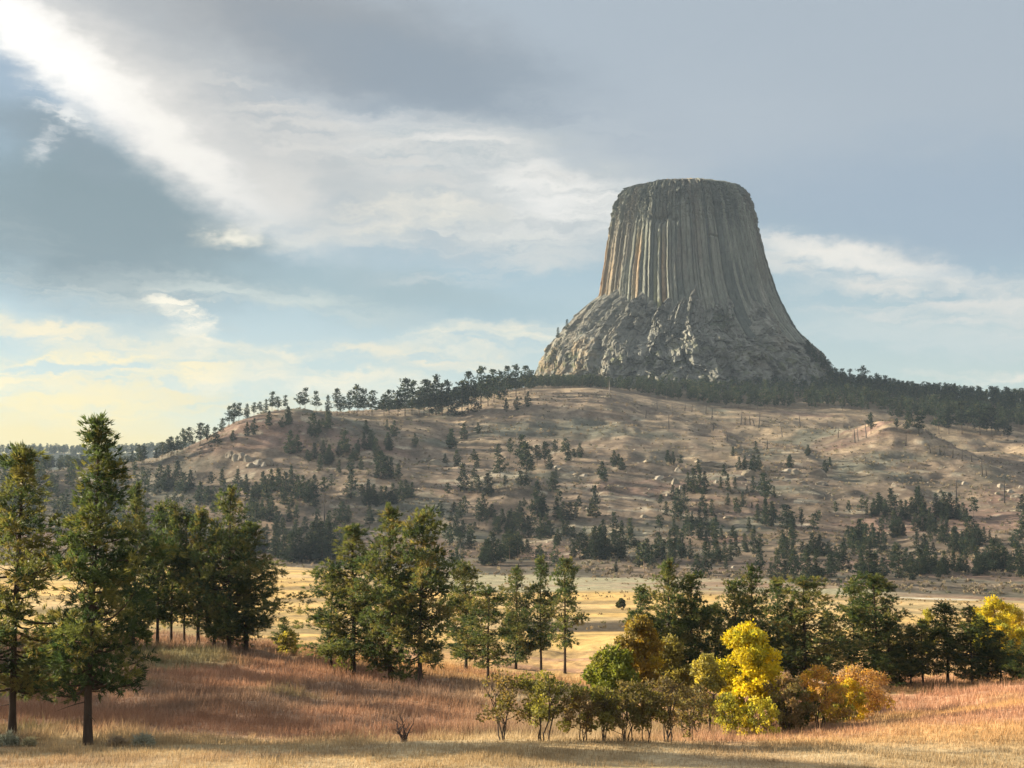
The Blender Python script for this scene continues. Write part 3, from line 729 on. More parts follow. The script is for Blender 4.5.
    # standing pinnacles and buttresses on the near side
    for (bx, bz, wx, wz, d) in ((648, 318, 13, 24, 9), (700, 345, 18, 26, 8), (752, 335, 15, 34, 11), (610, 345, 14, 22, 8), (668, 352, 9, 20, 6), (790, 362, 14, 16, 5), (580, 362, 16, 14, 5)):
        x = (bx - 683.5) / F * 1480; z = CZ + ray(683, bz)[1] * 1480
        dsp = dsp + d * np.exp(-((X - x) / wx) ** 2 - ((ZZ - z) / wz) ** 2) * (Y < 0)
    rad2 = rad + dsp * (.25 + .75 * (1 - sstep(tz[-1] - 34, tz[-1] - 6, zq)))
    X = cxx + rad2 * np.sin(TH); Y = -rad2 * np.cos(TH)
    V = np.c_[X.ravel(), Y.ravel(), (ZZ - oz).ravel()]
    m = nth; i = np.arange(nz - 1)[:, None] * m; j = np.arange(m)[None]; j1 = (j + 1) % m
    Q = np.stack([i + j, i + j1, i + m + j1, i + m + j], -1).reshape(-1, 4)
    hf = (ZZ - tz[0]) / (tz[-1] - tz[0])
    c = mix(np.broadcast_to(np.array([.150, .148, .130]), (*X.shape, 3)), np.array([.235, .230, .20]), .9 * sstep(.25, .95, .45 * v2 + .35 * v1 + .25 * fr + .25 * fbm(X / 20, Y / 20, ZZ / 50, 4, 151)))
    c = mix(c, np.array([.080, .082, .072]), .8 * sstep(.1, .6, fbm(X / 9, Y / 9, ZZ / 12, 4, 153, .6) - .25 * fr))
    c = mix(c, np.array([.19, .165, .125]), .45 * sstep(.2, .7, fbm(X / 30, Y / 30, ZZ / 30, 3, 105)))
    c = mix(c, np.array([.060, .072, .040]), .8 * sstep(.15, .45, fbm(X / 5, Y / 5, ZZ / 4, 3, 111) - .55 + 1.0 * np.exp(-((X - 22) / 26) ** 2 - ((ZZ - CZ - ray(683, 322)[1] * 1480) / 14) ** 2)))
    pxx = 683.5 + X / 1480 * F
    c = mix(c, np.array([.26, .19, .11]), .6 * (1 - sstep(560, 610, pxx)) * (1 - sstep(.5, .62, hf)) * sstep(-.2, .4, fbm(X / 9, Y / 9, ZZ / 9, 3, 107)))
    c = mix(c, np.array([.10, .11, .05]), .65 * sstep(.2, .5, fbm(X / 7, Y / 7, ZZ / 5, 3, 109)) * (1 - sstep(.36, .6, hf)))
    TALUS.append(link('talus_base', mesh_from('talus_base', V, [Q], [M['talus']], c.reshape(-1, 3) * np.array([.84, .87, .87])), root))


build_tower()

# ------------------------------------------------------------------ trees
def unit(v): return v / (np.linalg.norm(v, axis=-1, keepdims=True) + 1e-9)


def blades(bag, Cn, out, k, L, w, cols, rng, spread=.9, quad=False):
    """k narrow blades radiating from each centre Cn (n,3), leaning along out (n,3)."""
    n = len(Cn); c = np.repeat(Cn, k, 0); d = unit(np.repeat(out, k, 0) + spread * rng.normal(size=(n * k, 3)))
    s = unit(np.cross(d, rng.normal(size=(n * k, 3)))); ln = (L * rng.uniform(.6, 1.2, n * k))[:, None]; w = (w * rng.uniform(.7, 1.3, n * k))[:, None]
    c = c + rng.normal(size=c.shape) * L * .18
    col = np.repeat(cols, k, 0)
    if quad:
        V = np.stack([c, c + d * ln * .5 + s * w, c + d * ln, c + d * ln * .5 - s * w], 1).reshape(-1, 3)
        bag.add(V, quad=np.arange(n * k * 4).reshape(-1, 4), col=np.repeat(col, 4, 0))
    else:
        V = np.stack([c - s * w, c + s * w, c + d * ln], 1).reshape(-1, 3)
        bag.add(V, tri=np.arange(n * k * 3).reshape(-1, 3), col=np.repeat(col, 3, 0))


PAL_P = np.array([(.036, .062, .028), (.062, .090, .034), (.100, .118, .040), (.145, .142, .046), (.180, .158, .056)])


def pine(seed, Ht, Rm, cb, nb, tufts, k, tl, tw, sides=7, low_bare=True, spire=.75, pal=PAL_P, palw=(.22, .30, .26, .15, .07), r0=.0105, cls=.62, bw=1.0, gap=0.15):
    """a ponderosa-like pine: tapered trunk with limbs, needle tufts along every limb. Returns (trunk bag, crown bag)."""
    rng = np.random.default_rng(seed); tb, cb_ = Bag(), Bag()
    hz = np.linspace(0, 1, 12); lean = rng.normal(0, .006, 2) * Ht
    sx = lean[0] * hz ** 2 + .10 * np.sin(hz * 5 + rng.uniform(0, 6)) * hz; sy = lean[1] * hz ** 2 + .10 * np.sin(hz * 4 + rng.uniform(0, 6)) * hz
    P = np.c_[sx, sy, hz * Ht]; rr = Ht * r0 * (1 - hz) ** .8 + .02; rr[0] *= 1.35
    P[0, 2] -= .4
    bark = np.array([.052, .038, .029])
    tb.tube(P, rr, sides, bark, .08, rng)
    cc, oo, cl = [], [], []
    ph = rng.uniform(0, 6.28, 4)
    for i in range(nb):
        t = ((i + rng.uniform(0, 1)) / nb) ** 1.05; h = Ht * (cb + (.985 - cb) * t)
        az = 2.39996 * i + rng.normal(0, .5)
        pr = (1 - t) ** spire * (.62 + .38 * min(1, t / .28)) + .035
        lump = 1 + .34 * math.sin(az * 2 + ph[0] + t * 9) + .26 * math.sin(az * 3 + ph[1] - t * 17)
        if rng.uniform() < gap and t < .8: lump *= .5
        L = Rm * pr * lump * rng.uniform(.75, 1.2)
        if t < .18 and rng.uniform() < .4: L *= 1.15
        el = R(-12 + 58 * t ** 1.3 + rng.normal(0, 9)); d = np.array([math.cos(az) * math.cos(el), math.sin(az) * math.cos(el), math.sin(el)])
        s = np.linspace(0, 1, 5)[:, None]; b0 = np.array([np.interp(h, P[:, 2], P[:, 0]), np.interp(h, P[:, 2], P[:, 1]), h])
        curve = b0 + d * L * s + np.array([0, 0, 1]) * (L * (.20 * s ** 2 - .12 * np.sin(s * math.pi)))
        br = max(.012, Ht * .0035 * (1 - t) + .012 * L) * bw
        tb.tube(curve, br * (1.05 - .85 * s[:, 0]), 4 if sides > 5 else 3, bark)
        side = np.array([-math.sin(az), math.cos(az), 0])
        ncl = max(1, int(round(L / cls))); s1 = np.minimum(.32 + .72 * (np.arange(ncl) + rng.uniform(.2, 1, ncl)) / ncl, 1.03)
        nl_ = np.where(s1 * L > 1.2 * cls, rng.integers(1, 4, ncl), 1); s1 = np.repeat(s1, nl_); n1 = len(s1)
        lat = rng.normal(0, .34, n1) * L * (1.2 - .75 * s1)
        ctr = b0 + d * L * s1[:, None] + np.array([0, 0, 1]) * (L * (.20 * s1 ** 2 - .12 * np.sin(np.minimum(s1, 1) * math.pi)) + rng.normal(0, .04 * L, n1) + tl * .25)[:, None] + side * lat[:, None]
        nt_ = n1 * tufts; cr = cls * .31
        pc = np.repeat(ctr, tufts, 0) + rng.normal(size=(nt_, 3)) * [cr, cr, cr * .8]
        cc.append(pc); oo.append(np.repeat(d * .4 + side * (np.sign(lat) * .3)[:, None], tufts, 0) + np.array([0, 0, .6]) + .9 * (pc - np.repeat(ctr, tufts, 0)) / cr)
        ci = rng.choice(len(pal), n1, p=palw); cl.append(np.repeat(pal[ci] * rng.uniform(.85, 1.2, (n1, 1)), tufts, 0) * rng.uniform(.8, 1.2, (nt_, 1)))
    n = 2 * tufts + 4; z = rng.uniform(.93, 1.0, n); cc.append(np.c_[rng.normal(0, .10, n) * Rm * .35 + lean[0] * .97, rng.normal(0, .10, n) * Rm * .35 + lean[1] * .97, z * Ht]); oo.append(np.tile([0, 0, 1.0], (n, 1))); cl.append(pal[rng.integers(1, len(pal), n)])
    blades(cb_, np.concatenate(cc), np.concatenate(oo), k, tl, tw, np.concatenate(cl), rng, .8)
    # a few dead stubs under the crown
    if low_bare and sides > 5:
        for i in range(9):
            h = Ht * rng.uniform(.35 * cb, cb + .12); az = rng.uniform(0, 6.28); L = Rm * rng.uniform(.2, .6)
            s = np.linspace(0, 1, 4)[:, None]; tb.tube(np.array([0, 0, h]) + np.array([math.cos(az), math.sin(az), -.1]) * L * s + np.array([0, 0, -.12]) * L * s ** 2, .03 * (1.1 - s[:, 0]), 4, bark)
    return tb, cb_


def tree_obj(name, label, cat, group, trunk_me, crown_me, loc, sc, rz):
    o = empty(name, loc, rz, sc); tag(o, label, cat, group)
    link('trunk', trunk_me, o); link('crown', crown_me, o); return o


def near_pines():
    kinds = {}
    def K(key, *a, **kw):
        t, c = pine(*a, **kw); kinds[key] = (t.mesh('trunk', M['bark'], True), c.mesh('crown', M['needle']), a[1], a[2])
    #        seed  H    R   cb   nb  tufts k  tl   tw
    K('spire', 3, 14.8, 2.75, .17, 112, 11, 12, .28, .029, spire=.84, cls=.80, gap=.4)
    K('broad', 5, 14.0, 2.9, .16, 98, 11, 12, .29, .030, spire=.70, cls=.84, gap=.4)
    K('full', 8, 14.0, 2.9, .09, 100, 11, 10, .30, .036, spire=.66, cls=.88, gap=.35)
    K('slim', 12, 14.0, 2.2, .20, 84, 11, 9, .31, .042, spire=.62, cls=.80, gap=.4)
    K('oval', 17, 14.0, 2.6, .17, 86, 11, 9, .32, .044, spire=.48, cls=.88, gap=.4)
    K('loose', 23, 14.0, 2.5, .24, 60, 11, 9, .33, .046, spire=.50, cls=.90, gap=.5)
    K('open', 29, 14.0, 3.1, .18, 66, 11, 9, .33, .046, spire=.46, cls=.95, gap=.5)
    # px, base row, top row, half width px, kind, turn, label
    L = [
        (12, 738, 446, 64, 'broad', 1.0, 'tall dark pine cut by the left picture edge, low limbs spreading over the grass'),
        (87, 745, 417, 61, 'spire', .3, 'tallest foreground pine with bare lower trunk and narrow spire, standing alone near the sagebrush'),
        (133, 646, 484, 30, 'full', 2.2, 'sunlit yellow-green pine just right of the tallest foreground pine, leftmost of the left stand'),
        (157, 644, 504, 22, 'slim', .5, 'slim dark pine second from left in the left stand on the grassy brow'),
        (171, 643, 505, 22, 'oval', 1.9, 'sunlit pine third from left in the left stand on the grassy brow'),
        (184, 643, 514, 17, 'loose', 3.0, 'short thin pine fourth from left, between taller ones of the left stand'),
        (198, 645, 509, 24, 'slim', 4.1, 'slim pine with clear straight trunk, fifth from left in the left stand'),
        (229, 651, 487, 34, 'full', .9, 'tall dense pine with sunlit tip, topmost tree of the left stand'),
        (246, 653, 522, 40, 'broad', 2.6, 'broad dark pine with long right-hand limb at the right end of the left stand'),
        (214, 647, 530, 22, 'loose', 5.2, 'low thin pine filling the gap left of the topmost tree in the left stand'),
        (284, 653, 617, 11, 'full', 1.2, 'tiny bushy yellowish pine at the right foot of the left stand'),
        (353, 673, 525, 45, 'broad', 4.0, 'wide dark pine at the left of the three tall central pines'),
        (390, 685, 506, 40, 'full', 5.5, 'middle and tallest of the three tall central pines, with sunlit tip'),
        (420, 690, 514, 37, 'oval', .2, 'dark pine with rounded top at the right of the three tall central pines'),
        (331, 668, 566, 22, 'loose', 2.0, 'short pine half hidden at the left flank of the three tall central pines'),
        (466, 672, 565, 25, 'oval', 3.3, 'pale sunlit pine just right of the three tall central pines'),
        (488, 681, 588, 29, 'open', 1.1, 'dark spreading pine in front of the paler pines, low limbs reaching out'),
        (516, 669, 567, 22, 'full', 2.8, 'light green sunlit pine directly behind the dark spreading pine'),
        (541, 670, 558, 17, 'slim', .7, 'narrow sunlit pine, left of the pair with bare lower trunks'),
        (565, 673, 559, 22, 'loose', 3.9, 'dark open pine on a tall bare trunk at the right of the pair'),
        (642, 690, 587, 20, 'slim', .4, 'small dark pine behind the left of the golden-brown broadleaf tree'),
        (669, 690, 561, 28, 'full', 1.7, 'tallest pine behind the golden-brown broadleaf tree'),
        (692, 690, 576, 22, 'oval', 5.0, 'sunlit pine between the golden-brown tree and the bright yellow tree'),
        (736, 690, 583, 22, 'open', 2.4, 'loose low pine behind the left side of the bright yellow tree'),
        (752, 690, 566, 24, 'full', 3.6, 'sunlit pine rising straight behind the top of the bright yellow tree'),
        (779, 691, 580, 20, 'slim', .8, 'dark narrow pine right behind the bright yellow tree'),
        (806, 691, 579, 34, 'open', 4.6, 'broad layered pine above the orange bush'),
        (829, 689, 612, 22, 'full', 4.6, 'low dark pine tucked between the broad layered pine and the twin-topped pair'),
        (855, 688, 580, 20, 'loose', 1.4, 'thin sunlit pine, left one of the twin-topped pair above the orange bush'),
        (877, 688, 577, 30, 'oval', 2.1, 'tall sunlit pine, right one of the twin-topped pair above the orange bush'),
        (900, 687, 641, 20, 'full', .1, 'low rounded pine at the left end of the right stand'),
        (923, 686, 620, 19, 'slim', 5.7, 'dark pine with visible trunk, left in the right stand beyond the pink grass'),
        (948, 684, 605, 24, 'oval', 3.1, 'sunlit pointed pine in the middle of the right stand'),
        (972, 684, 607, 30, 'full', 1.0, 'dark dense pine, widest of the right stand'),
        (716, 689, 604, 22, 'full', 1.3, 'low full pine filling the gap left of the bright yellow tree'),
        (792, 690, 601, 20, 'full', 2.2, 'short full pine between the narrow dark one and the broad layered one'),
        (890, 688, 622, 24, 'full', 5.1, 'full low pine at the right foot of the twin-topped pair'),
        (911, 686, 628, 18, 'oval', .6, 'small light pine second from left in the right stand'),
        (988, 683, 622, 22, 'full', 3.7, 'light green pine directly right of the widest pine of the right stand'),
        (1013, 683, 640, 20, 'full', 1.9, 'low green pine between the olive one and the right picture edge'),
        (1001, 683, 632, 22, 'open', 2.9, 'olive green pine below the yellow treetops at the right edge'),
        (1026, 683, 640, 20, 'full', 4.4, 'low dark pine cut by the right picture edge'),
    ]
    for px, br, tr, hw, kd, rz, lab in L:
        x, y, z, d = ground_at(px, br, 55, 200); ht = (br - tr) * d / F * .97; tm, cm, h0, r0 = kinds[kd]
        sxy = max(.5, min(1.4, hw * d / F / r0 * .86)) ; sz = ht / h0; sxy = min(sxy, 1.5 * sz)
        x, z = x, h1(x, y)
        if kd in ('spire', 'broad'): sxy *= 1.12
        if px < 600: sxy = min(1.5, sxy * 1.12, 1.6 * sz)
        if px > 600: sxy = min(1.6, sxy * 1.25, 1.6 * sz)
        tree_obj('pine_tree', lab, 'pine tree', 'near pines on the grassy bench', tm, cm, (x, y, z), (sxy, sxy, sz), rz)
    # unseen pines added past the left edge to throw shade over the slope
    rg = random.Random(4)
    for n_ in range(16):
        t = n_ / 15; x, y = -76 + 6 * t + rg.uniform(-4, 4), 80 + 54 * t + rg.uniform(-2, 2)
        if 107 < y < 113.5 or 122 < y < 125: continue           # gaps that let bands of sun through to the slope
        kd = rg.choice(['broad', 'full', 'oval']); tm, cm, h0, r0 = kinds[kd]; q = rg.uniform(1.0, 1.2)
        tree_obj('pine_tree', 'tall dark unseen pine added beyond the left picture edge to shade the slope', 'pine tree', 'unseen shade pines beyond the left edge', tm, cm, (x, y, h1(x, y)), (q * 1.2, q * 1.2, q), n_ * 1.3)


near_pines()


# ------------------------------------------------------------------ pines on the hill
def small_pine(seed, Ht, Rm, cb, nb, tufts, k, tl, tw, spire, pal=None, gap=.15, tg=1.0):
    pal = PAL_F if pal is None else pal
    t, c = pine(seed, Ht, Rm, cb, nb, tufts, k, tl, tw, 4, False, spire, pal, (.30, .34, .20, .11, .05), .011, cls=1.25, gap=gap, bw=.8)
    tv, tp, tc = t.arrays(); cv, cp, cc = c.arrays()
    V = np.r_[tv, cv]; polys = tp + [p + len(tv) for p in cp]
    pm = [np.zeros(len(p), np.int32) for p in tp] + [np.ones(len(p), np.int32) for p in cp]
    return V, polys, pm, np.r_[tc * tg, cc]


PAL_F = np.array([(.014, .028, .021), (.020, .038, .026), (.030, .048, .030), (.050, .066, .036), (.085, .09, .045)])
SP = {
    'cone': [small_pine(100 + i, 14, 2.7, .04, 64, 5, 6, .58, .12, .9) for i in range(3)],
    'full': [small_pine(110 + i, 14, 3.0, .05, 64, 5, 6, .62, .13, .76) for i in range(3)],
    'tall': [small_pine(120 + i, 14, 2.8, .30, 42, 5, 6, .66, .14, .48, gap=.3) for i in range(4)],
}
SPM = {k: [mesh_from('small_pine', a, b, [M['bark'], M['farneedle']], d, c) for a, b, c, d in v] for k, v in SP.items()}
ORD = ['first', 'second', 'third', 'fourth', 'fifth', 'sixth', 'seventh', 'eighth', 'ninth', 'tenth', 'eleventh', 'twelfth', 'thirteenth', 'fourteenth', 'fifteenth', 'sixteenth', 'seventeenth', 'eighteenth', 'nineteenth', 'twentieth', 'twenty-first', 'twenty-second', 'twenty-third', 'twenty-fourth', 'twenty-fifth', 'twenty-sixth', 'twenty-seventh', 'twenty-eighth']


def order_label(i, n, noun, where):
    if n == 1: return f'{noun} alone {where}'
    if i == 0: return f'leftmost {noun} {where}'
    if i == n - 1: return f'rightmost {noun} {where}'
    return f'{ORD[i]} {noun} from left {where}'

# groves: (kind, noun, where it stands, [(px, base row, height px) ...]) read off the photograph
GROVES = [
    ('tall', 'small pine', 'on the low left shoulder of the hill', [(132, 465, 11), (139, 465, 18), (144, 464, 16), (156, 462, 12), (162, 460, 16), (168, 458, 17), (171, 457, 16), (177, 455, 16), (183, 452, 20), (189, 449, 18)]),
    ('tall', 'skyline pine', 'climbing the left end of the crest', [(200, 446, 20), (207, 444, 17), (215, 449, 18), (222, 437, 17), (229, 427, 18), (234, 424, 17), (239, 419, 15)]),
    ('tall', 'skyline pine', 'on the bare rounded left summit of the hill', [(247, 415, 12), (254, 414, 11), (260, 413, 10), (266, 412, 12), (272, 412, 17), (278, 411, 12), (285, 410, 12), (300, 409, 15), (305, 409, 17), (316, 411, 17)]),
    ('full', 'dark bushy pine', 'just below the rounded left summit', [(233, 441, 9), (247, 436, 12), (254, 435, 14), (269, 426, 13), (282, 428, 8), (288, 425, 17), (290, 454, 19)]),
    ('full', 'dark pine', 'on the rocky slope below the left shoulder', [(160, 487, 20), (168, 490, 20), (177, 486, 22), (184, 494, 18), (190, 490, 16), (200, 505, 20), (208, 502, 14), (211, 487, 12), (222, 484, 13), (238, 486, 14), (246, 491, 14), (256, 500, 16)]),
    ('full', 'dark pine', 'in the left hillside wood, upper row', [(263, 493, 18), (271, 487, 16), (278, 492, 19), (285, 496, 20), (291, 488, 18), (297, 500, 20), (303, 498, 20), (309, 502, 18), (314, 498, 19), (320, 471, 14), (328, 464, 14)]),
    ('full', 'dark pine', 'in the lower row of the left hillside wood', [(252, 516, 18), (262, 520, 17), (268, 514, 18), (276, 524, 16), (284, 505, 16), (291, 508, 12)]),
    ('cone', 'pine', 'in the thin column on the open grass left of centre', [(339, 473, 11), (350, 475, 17), (351, 499, 26), (356, 461, 14), (361, 470, 11)]),
    ('full', 'dark pine', 'in the compact clump above the pale bank', [(377, 478, 12), (381, 479, 22), (386, 479, 20), (391, 479, 18), (398, 479, 13)]),
    ('full', 'dark pine', 'in the row above the pale grass strip', [(362, 502, 15), (368, 501, 19), (375, 505, 13), (381, 505, 16), (386, 503, 14), (393, 503, 16), (401, 501, 16), (406, 499, 16), (412, 498, 13)]),
    ('full', 'grey-green pine', 'in the hazy thicket above the left wood edge', [(276, 530, 14), (283, 535, 16), (289, 522, 12), (296, 540, 16), (305, 532, 13), (316, 534, 14), (328, 532, 14), (342, 524, 18), (348, 523, 14), (370, 524, 14)]),
    ('full', 'tall dark pine', 'in the wood edge at the left hill foot', [(245, 548, 20), (254, 553, 20), (264, 552, 20), (275, 558, 22), (283, 561, 22), (291, 562, 26), (299, 562, 26), (307, 561, 22), (313, 560, 30), (320, 560, 30), (328, 559, 28), (334, 558, 18)]),
    ('tall', 'skyline pine', 'in the left half of the long crest row', [(328, 416, 18), (337, 416, 22), (343, 415, 17), (349, 416, 20), (357, 416, 26), (363, 415, 20), (372, 416, 20), (384, 416, 18), (389, 415, 22), (398, 416, 20), (405, 416, 30), (412, 415, 28)]),
    ('tall', 'skyline pine', 'in the middle of the long crest row', [(419, 416, 20), (424, 415, 32), (429, 416, 30), (436, 415, 34), (442, 416, 26), (448, 416, 28), (455, 416, 24), (462, 416, 30), (468, 413, 36), (475, 412, 22)]),
    ('tall', 'tall skyline pine', 'in the crest row nearest the tower', [(481, 409, 34), (488, 406, 28), (494, 402, 26), (500, 400, 26), (508, 397, 28), (516, 396, 26), (525, 393, 24), (531, 394, 20)]),
    ('full', 'low dark pine', 'under the crest row nearest the tower', [(506, 410, 10), (517, 410, 12), (528, 407, 14)]),
    ('full', 'dark pine', 'on the slope directly below the crest row', [(313, 437, 20), (319, 434, 12), (328, 429, 14), (366, 434, 12), (387, 430, 8), (394, 437, 13), (415, 447, 12), (450, 440, 9), (452, 449, 17), (464, 440, 14), (478, 434, 10)]),
    ('full', 'dark pine', 'in the scattered line mid-slope left of centre', [(314, 459, 14), (323, 454, 12), (329, 462, 14), (339, 456, 12), (344, 457, 20), (353, 459, 10), (358, 452, 10), (364, 449, 13), (371, 450, 17), (376, 460, 18), (388, 450, 15)]),
    ('tall', 'sunlit pine', 'in the grove above the small sunny clearing', [(498, 460, 14), (500, 479, 21), (510, 458, 16), (522, 465, 24), (526, 479, 30), (531, 475, 14), (537, 465, 18), (545, 465, 20), (555, 456, 14), (565, 456, 16)]),
    ('full', 'pine', 'on the pale ledges right of the sunny clearing', [(550, 469, 12), (553, 492, 16), (556, 479, 10), (568, 461, 13), (574, 461, 10), (580, 458, 12), (602, 479, 15), (605, 481, 11), (614, 467, 15)]),
    ('tall', 'pale pine', 'around the small sunny clearing', [(463, 491, 22), (472, 494, 10), (474, 483, 12), (477, 472, 12), (478, 495, 16), (488, 496, 18), (505, 489, 11), (521, 490, 15), (527, 490, 12)]),
    ('full', 'small dark pine', 'beside the pale rock left of centre', [(445, 465, 10), (457, 466, 14), (474, 460, 10)]),
    ('cone', 'pointed dark pine', 'standing clear on the open central slope', [(595, 517, 28), (590, 516, 11)]),
    ('full', 'dark pine', 'in the upper central thicket', [(520, 518, 14), (524, 507, 8), (537, 517, 28), (544, 516, 16), (557, 518, 16), (563, 522, 18), (570, 520, 16), (576, 518, 14), (579, 506, 9)]),
    ('full', 'dark pine', 'in the middle of the central thicket', [(498, 534, 14), (502, 524, 12), (509, 532, 18), (516, 536, 20), (522, 538, 22), (528, 538, 20), (541, 540, 22), (546, 536, 18), (558, 545, 14), (563, 536, 14), (568, 535, 12)]),
    ('full', 'hazy pine', 'in the sparse thicket left of the central one', [(441, 518, 10), (454, 512, 9), (456, 534, 16), (460, 519, 14), (463, 537, 14), (461, 549, 14), (470, 549, 12), (479, 526, 16), (483, 512, 14), (486, 526, 14)]),
    ('full', 'dark pine', 'at the foot of the hill below the central thicket', [(486, 565, 20), (492, 566, 26), (498, 563, 20), (504, 557, 18), (510, 559, 24), (515, 556, 20), (521, 553, 14), (527, 553, 12)]),
    ('full', 'tall dark pine', 'at the foot of the hill beside the pale fan', [(580, 559, 22), (586, 559, 18), (595, 560, 28), (600, 559, 26), (605, 560, 20), (615, 557, 24), (621, 559, 28), (631, 548, 16), (603, 536, 14), (614, 534, 18)]),
    ('full', 'round low pine', 'standing by itself on the grass fan at the foot', [(616, 572, 9)]),
    ('full', 'small dark pine', 'on the upper right slope near the pale ledges', [(668, 463, 11), (673, 464, 10), (681, 466, 9), (698, 470, 10), (724, 476, 9), (733, 456, 8), (739, 470, 12), (745, 468, 10), (754, 472, 14), (759, 470, 12), (756, 453, 10), (790, 468, 12)]),
    ('cone', 'dark pine', 'high in the wood below the white rocks', [(673, 499, 12), (661, 507, 10), (666, 515, 12), (688, 489, 14), (694, 493, 22), (700, 493, 20), (705, 491, 16), (684, 509, 20)]),
    ('cone', 'dark pine', 'low in the wood below the white rocks', [(674, 536, 14), (678, 520, 26), (688, 530, 16), (692, 528, 14), (703, 512, 18), (706, 526, 16), (712, 516, 14), (716, 526, 9)]),
    ('cone', 'small dark pine', 'between white rocks and dark pine column', [(721, 489, 10), (728, 491, 14), (728, 505, 10), (735, 489, 10), (743, 507, 14), (749, 532, 12)]),
    ('cone', 'dark pine', 'in the dark column right of the red soil', [(753, 493, 14), (765, 505, 25), (766, 518, 16), (765, 525, 20), (772, 526, 22), (774, 497, 10)]),
    ('cone', 'dark pine', 'in the steep line running down to the treetops', [(778, 579, 24), (784, 559, 20), (787, 536, 28), (787, 567, 24), (792, 546, 22), (793, 528, 10)]),
    ('full', 'light green pine', 'at the hill foot right of the steep line', [(760, 569, 18), (794, 577, 24), (807, 581, 24), (817, 580, 26)]),
    ('cone', 'dark pine', 'in the foot grove below red soil, left part', [(639, 567, 22), (647, 563, 20), (659, 555, 20), (664, 561, 18), (670, 565, 20), (678, 548, 20), (681, 557, 22), (690, 559, 18)]),
    ('cone', 'dark pine', 'in the foot grove below red soil, right part', [(706, 575, 26), (709, 559, 14), (717, 563, 20), (725, 561, 18), (726, 569, 9), (731, 555, 14), (736, 557, 20), (745, 552, 16), (754, 554, 20), (760, 552, 14)]),
    ('full', 'small pine', 'on the patch of red soil', [(700, 540, 12), (706, 542, 10), (715, 548, 10), (721, 540, 9), (733, 538, 10)]),
    ('cone', 'tall dark pine', 'in the top row of the big right grove', [(874, 515, 14), (885, 517, 16), (891, 513, 22), (901, 520, 18), (906, 517, 14), (919, 516, 24), (923, 531, 22), (930, 530, 20), (936, 516, 18), (944, 517, 20), (950, 517, 20), (957, 519, 18), (963, 521, 16)]),
    ('cone', 'dark pine', 'in the middle row of the big right grove', [(859, 541, 18), (866, 548, 20), (873, 543, 18), (879, 553, 18), (894, 538, 24), (917, 555, 20), (925, 555, 18), (942, 538, 22), (947, 543, 22), (954, 553, 22), (963, 555, 20), (970, 548, 26), (978, 546, 18), (984, 543, 14)]),
    ('full', 'dark pine', 'in the bottom row of the big right grove', [(894, 561, 14), (899, 578, 28), (906, 572, 20), (920, 575, 22), (928, 573, 22), (936, 572, 16), (945, 571, 18), (954, 571, 16), (978, 574, 22), (987, 568, 18), (993, 571, 28), (999, 570, 20)]),
    ('full', 'dark pine', 'at the foot left of the big right-hand grove', [(813, 555, 18), (820, 555, 16), (831, 577, 18), (843, 571, 24), (844, 556, 16), (852, 547, 18)]),
    ('full', 'broad dark pine', 'in the clump on the pale valley edge', [(862, 579, 20), (869, 585, 26), (876, 585, 28)]),
    ('full', 'dark pine', 'at the right picture edge of the hill', [(1013, 548, 12), (1018, 565, 20), (1022, 577, 22), (1023, 546, 20), (1023, 512, 14)]),
    ('full', 'lone dark shrub-like pine', 'on the open straw meadow under the forest', [(789, 467, 10), (808, 456, 9), (825, 473, 10), (830, 467, 8)]),
    ('tall', 'pine', 'at the front edge of the forest behind the knoll', [(871, 434, 18), (897, 430, 10), (909, 434, 20), (919, 434, 18), (939, 434, 24), (949, 434, 22), (962, 434, 26), (980, 435, 28), (992, 437, 26), (1008, 441, 20)]),
    ('tall', 'small pine', 'on the right skirt of the rock tower', [(808, 349, 8), (812, 355, 10), (821, 362, 9), (829, 373, 18), (835, 377, 14), (842, 384, 14)]),
    ('tall', 'skyline pine', 'above the forest right of the rock tower', [(850, 388, 16), (863, 391, 20), (877, 393, 16), (886, 394, 16)]),
    ('cone', 'tiny pine', 'on the left skirt of the rock tower', [(558, 338, 9), (567, 330, 9)]),
]


def tower_at(px, row):
    """where the line of sight through a pixel meets the tower's skirt; just beside it, the point on its flank."""
    o = TALUS[0]; off = Vector(o.parent.location); u, v = ray(px, row); d = Vector((float(u), 1.0, float(v))).normalized()
    for k in range(14):
        uu, vv = ray(px, row + k); d = Vector((float(uu), 1.0, float(vv))).normalized()
        ok, loc, *_ = o.ray_cast(Vector((0, 0, CZ)) - off, d)
        if ok: loc = loc + off; return loc.x, loc.y, loc.z, loc.y
    D = TD; return float(u) * D, D, CZ + float(v) * D, D


N_HILL = 0


REST = []


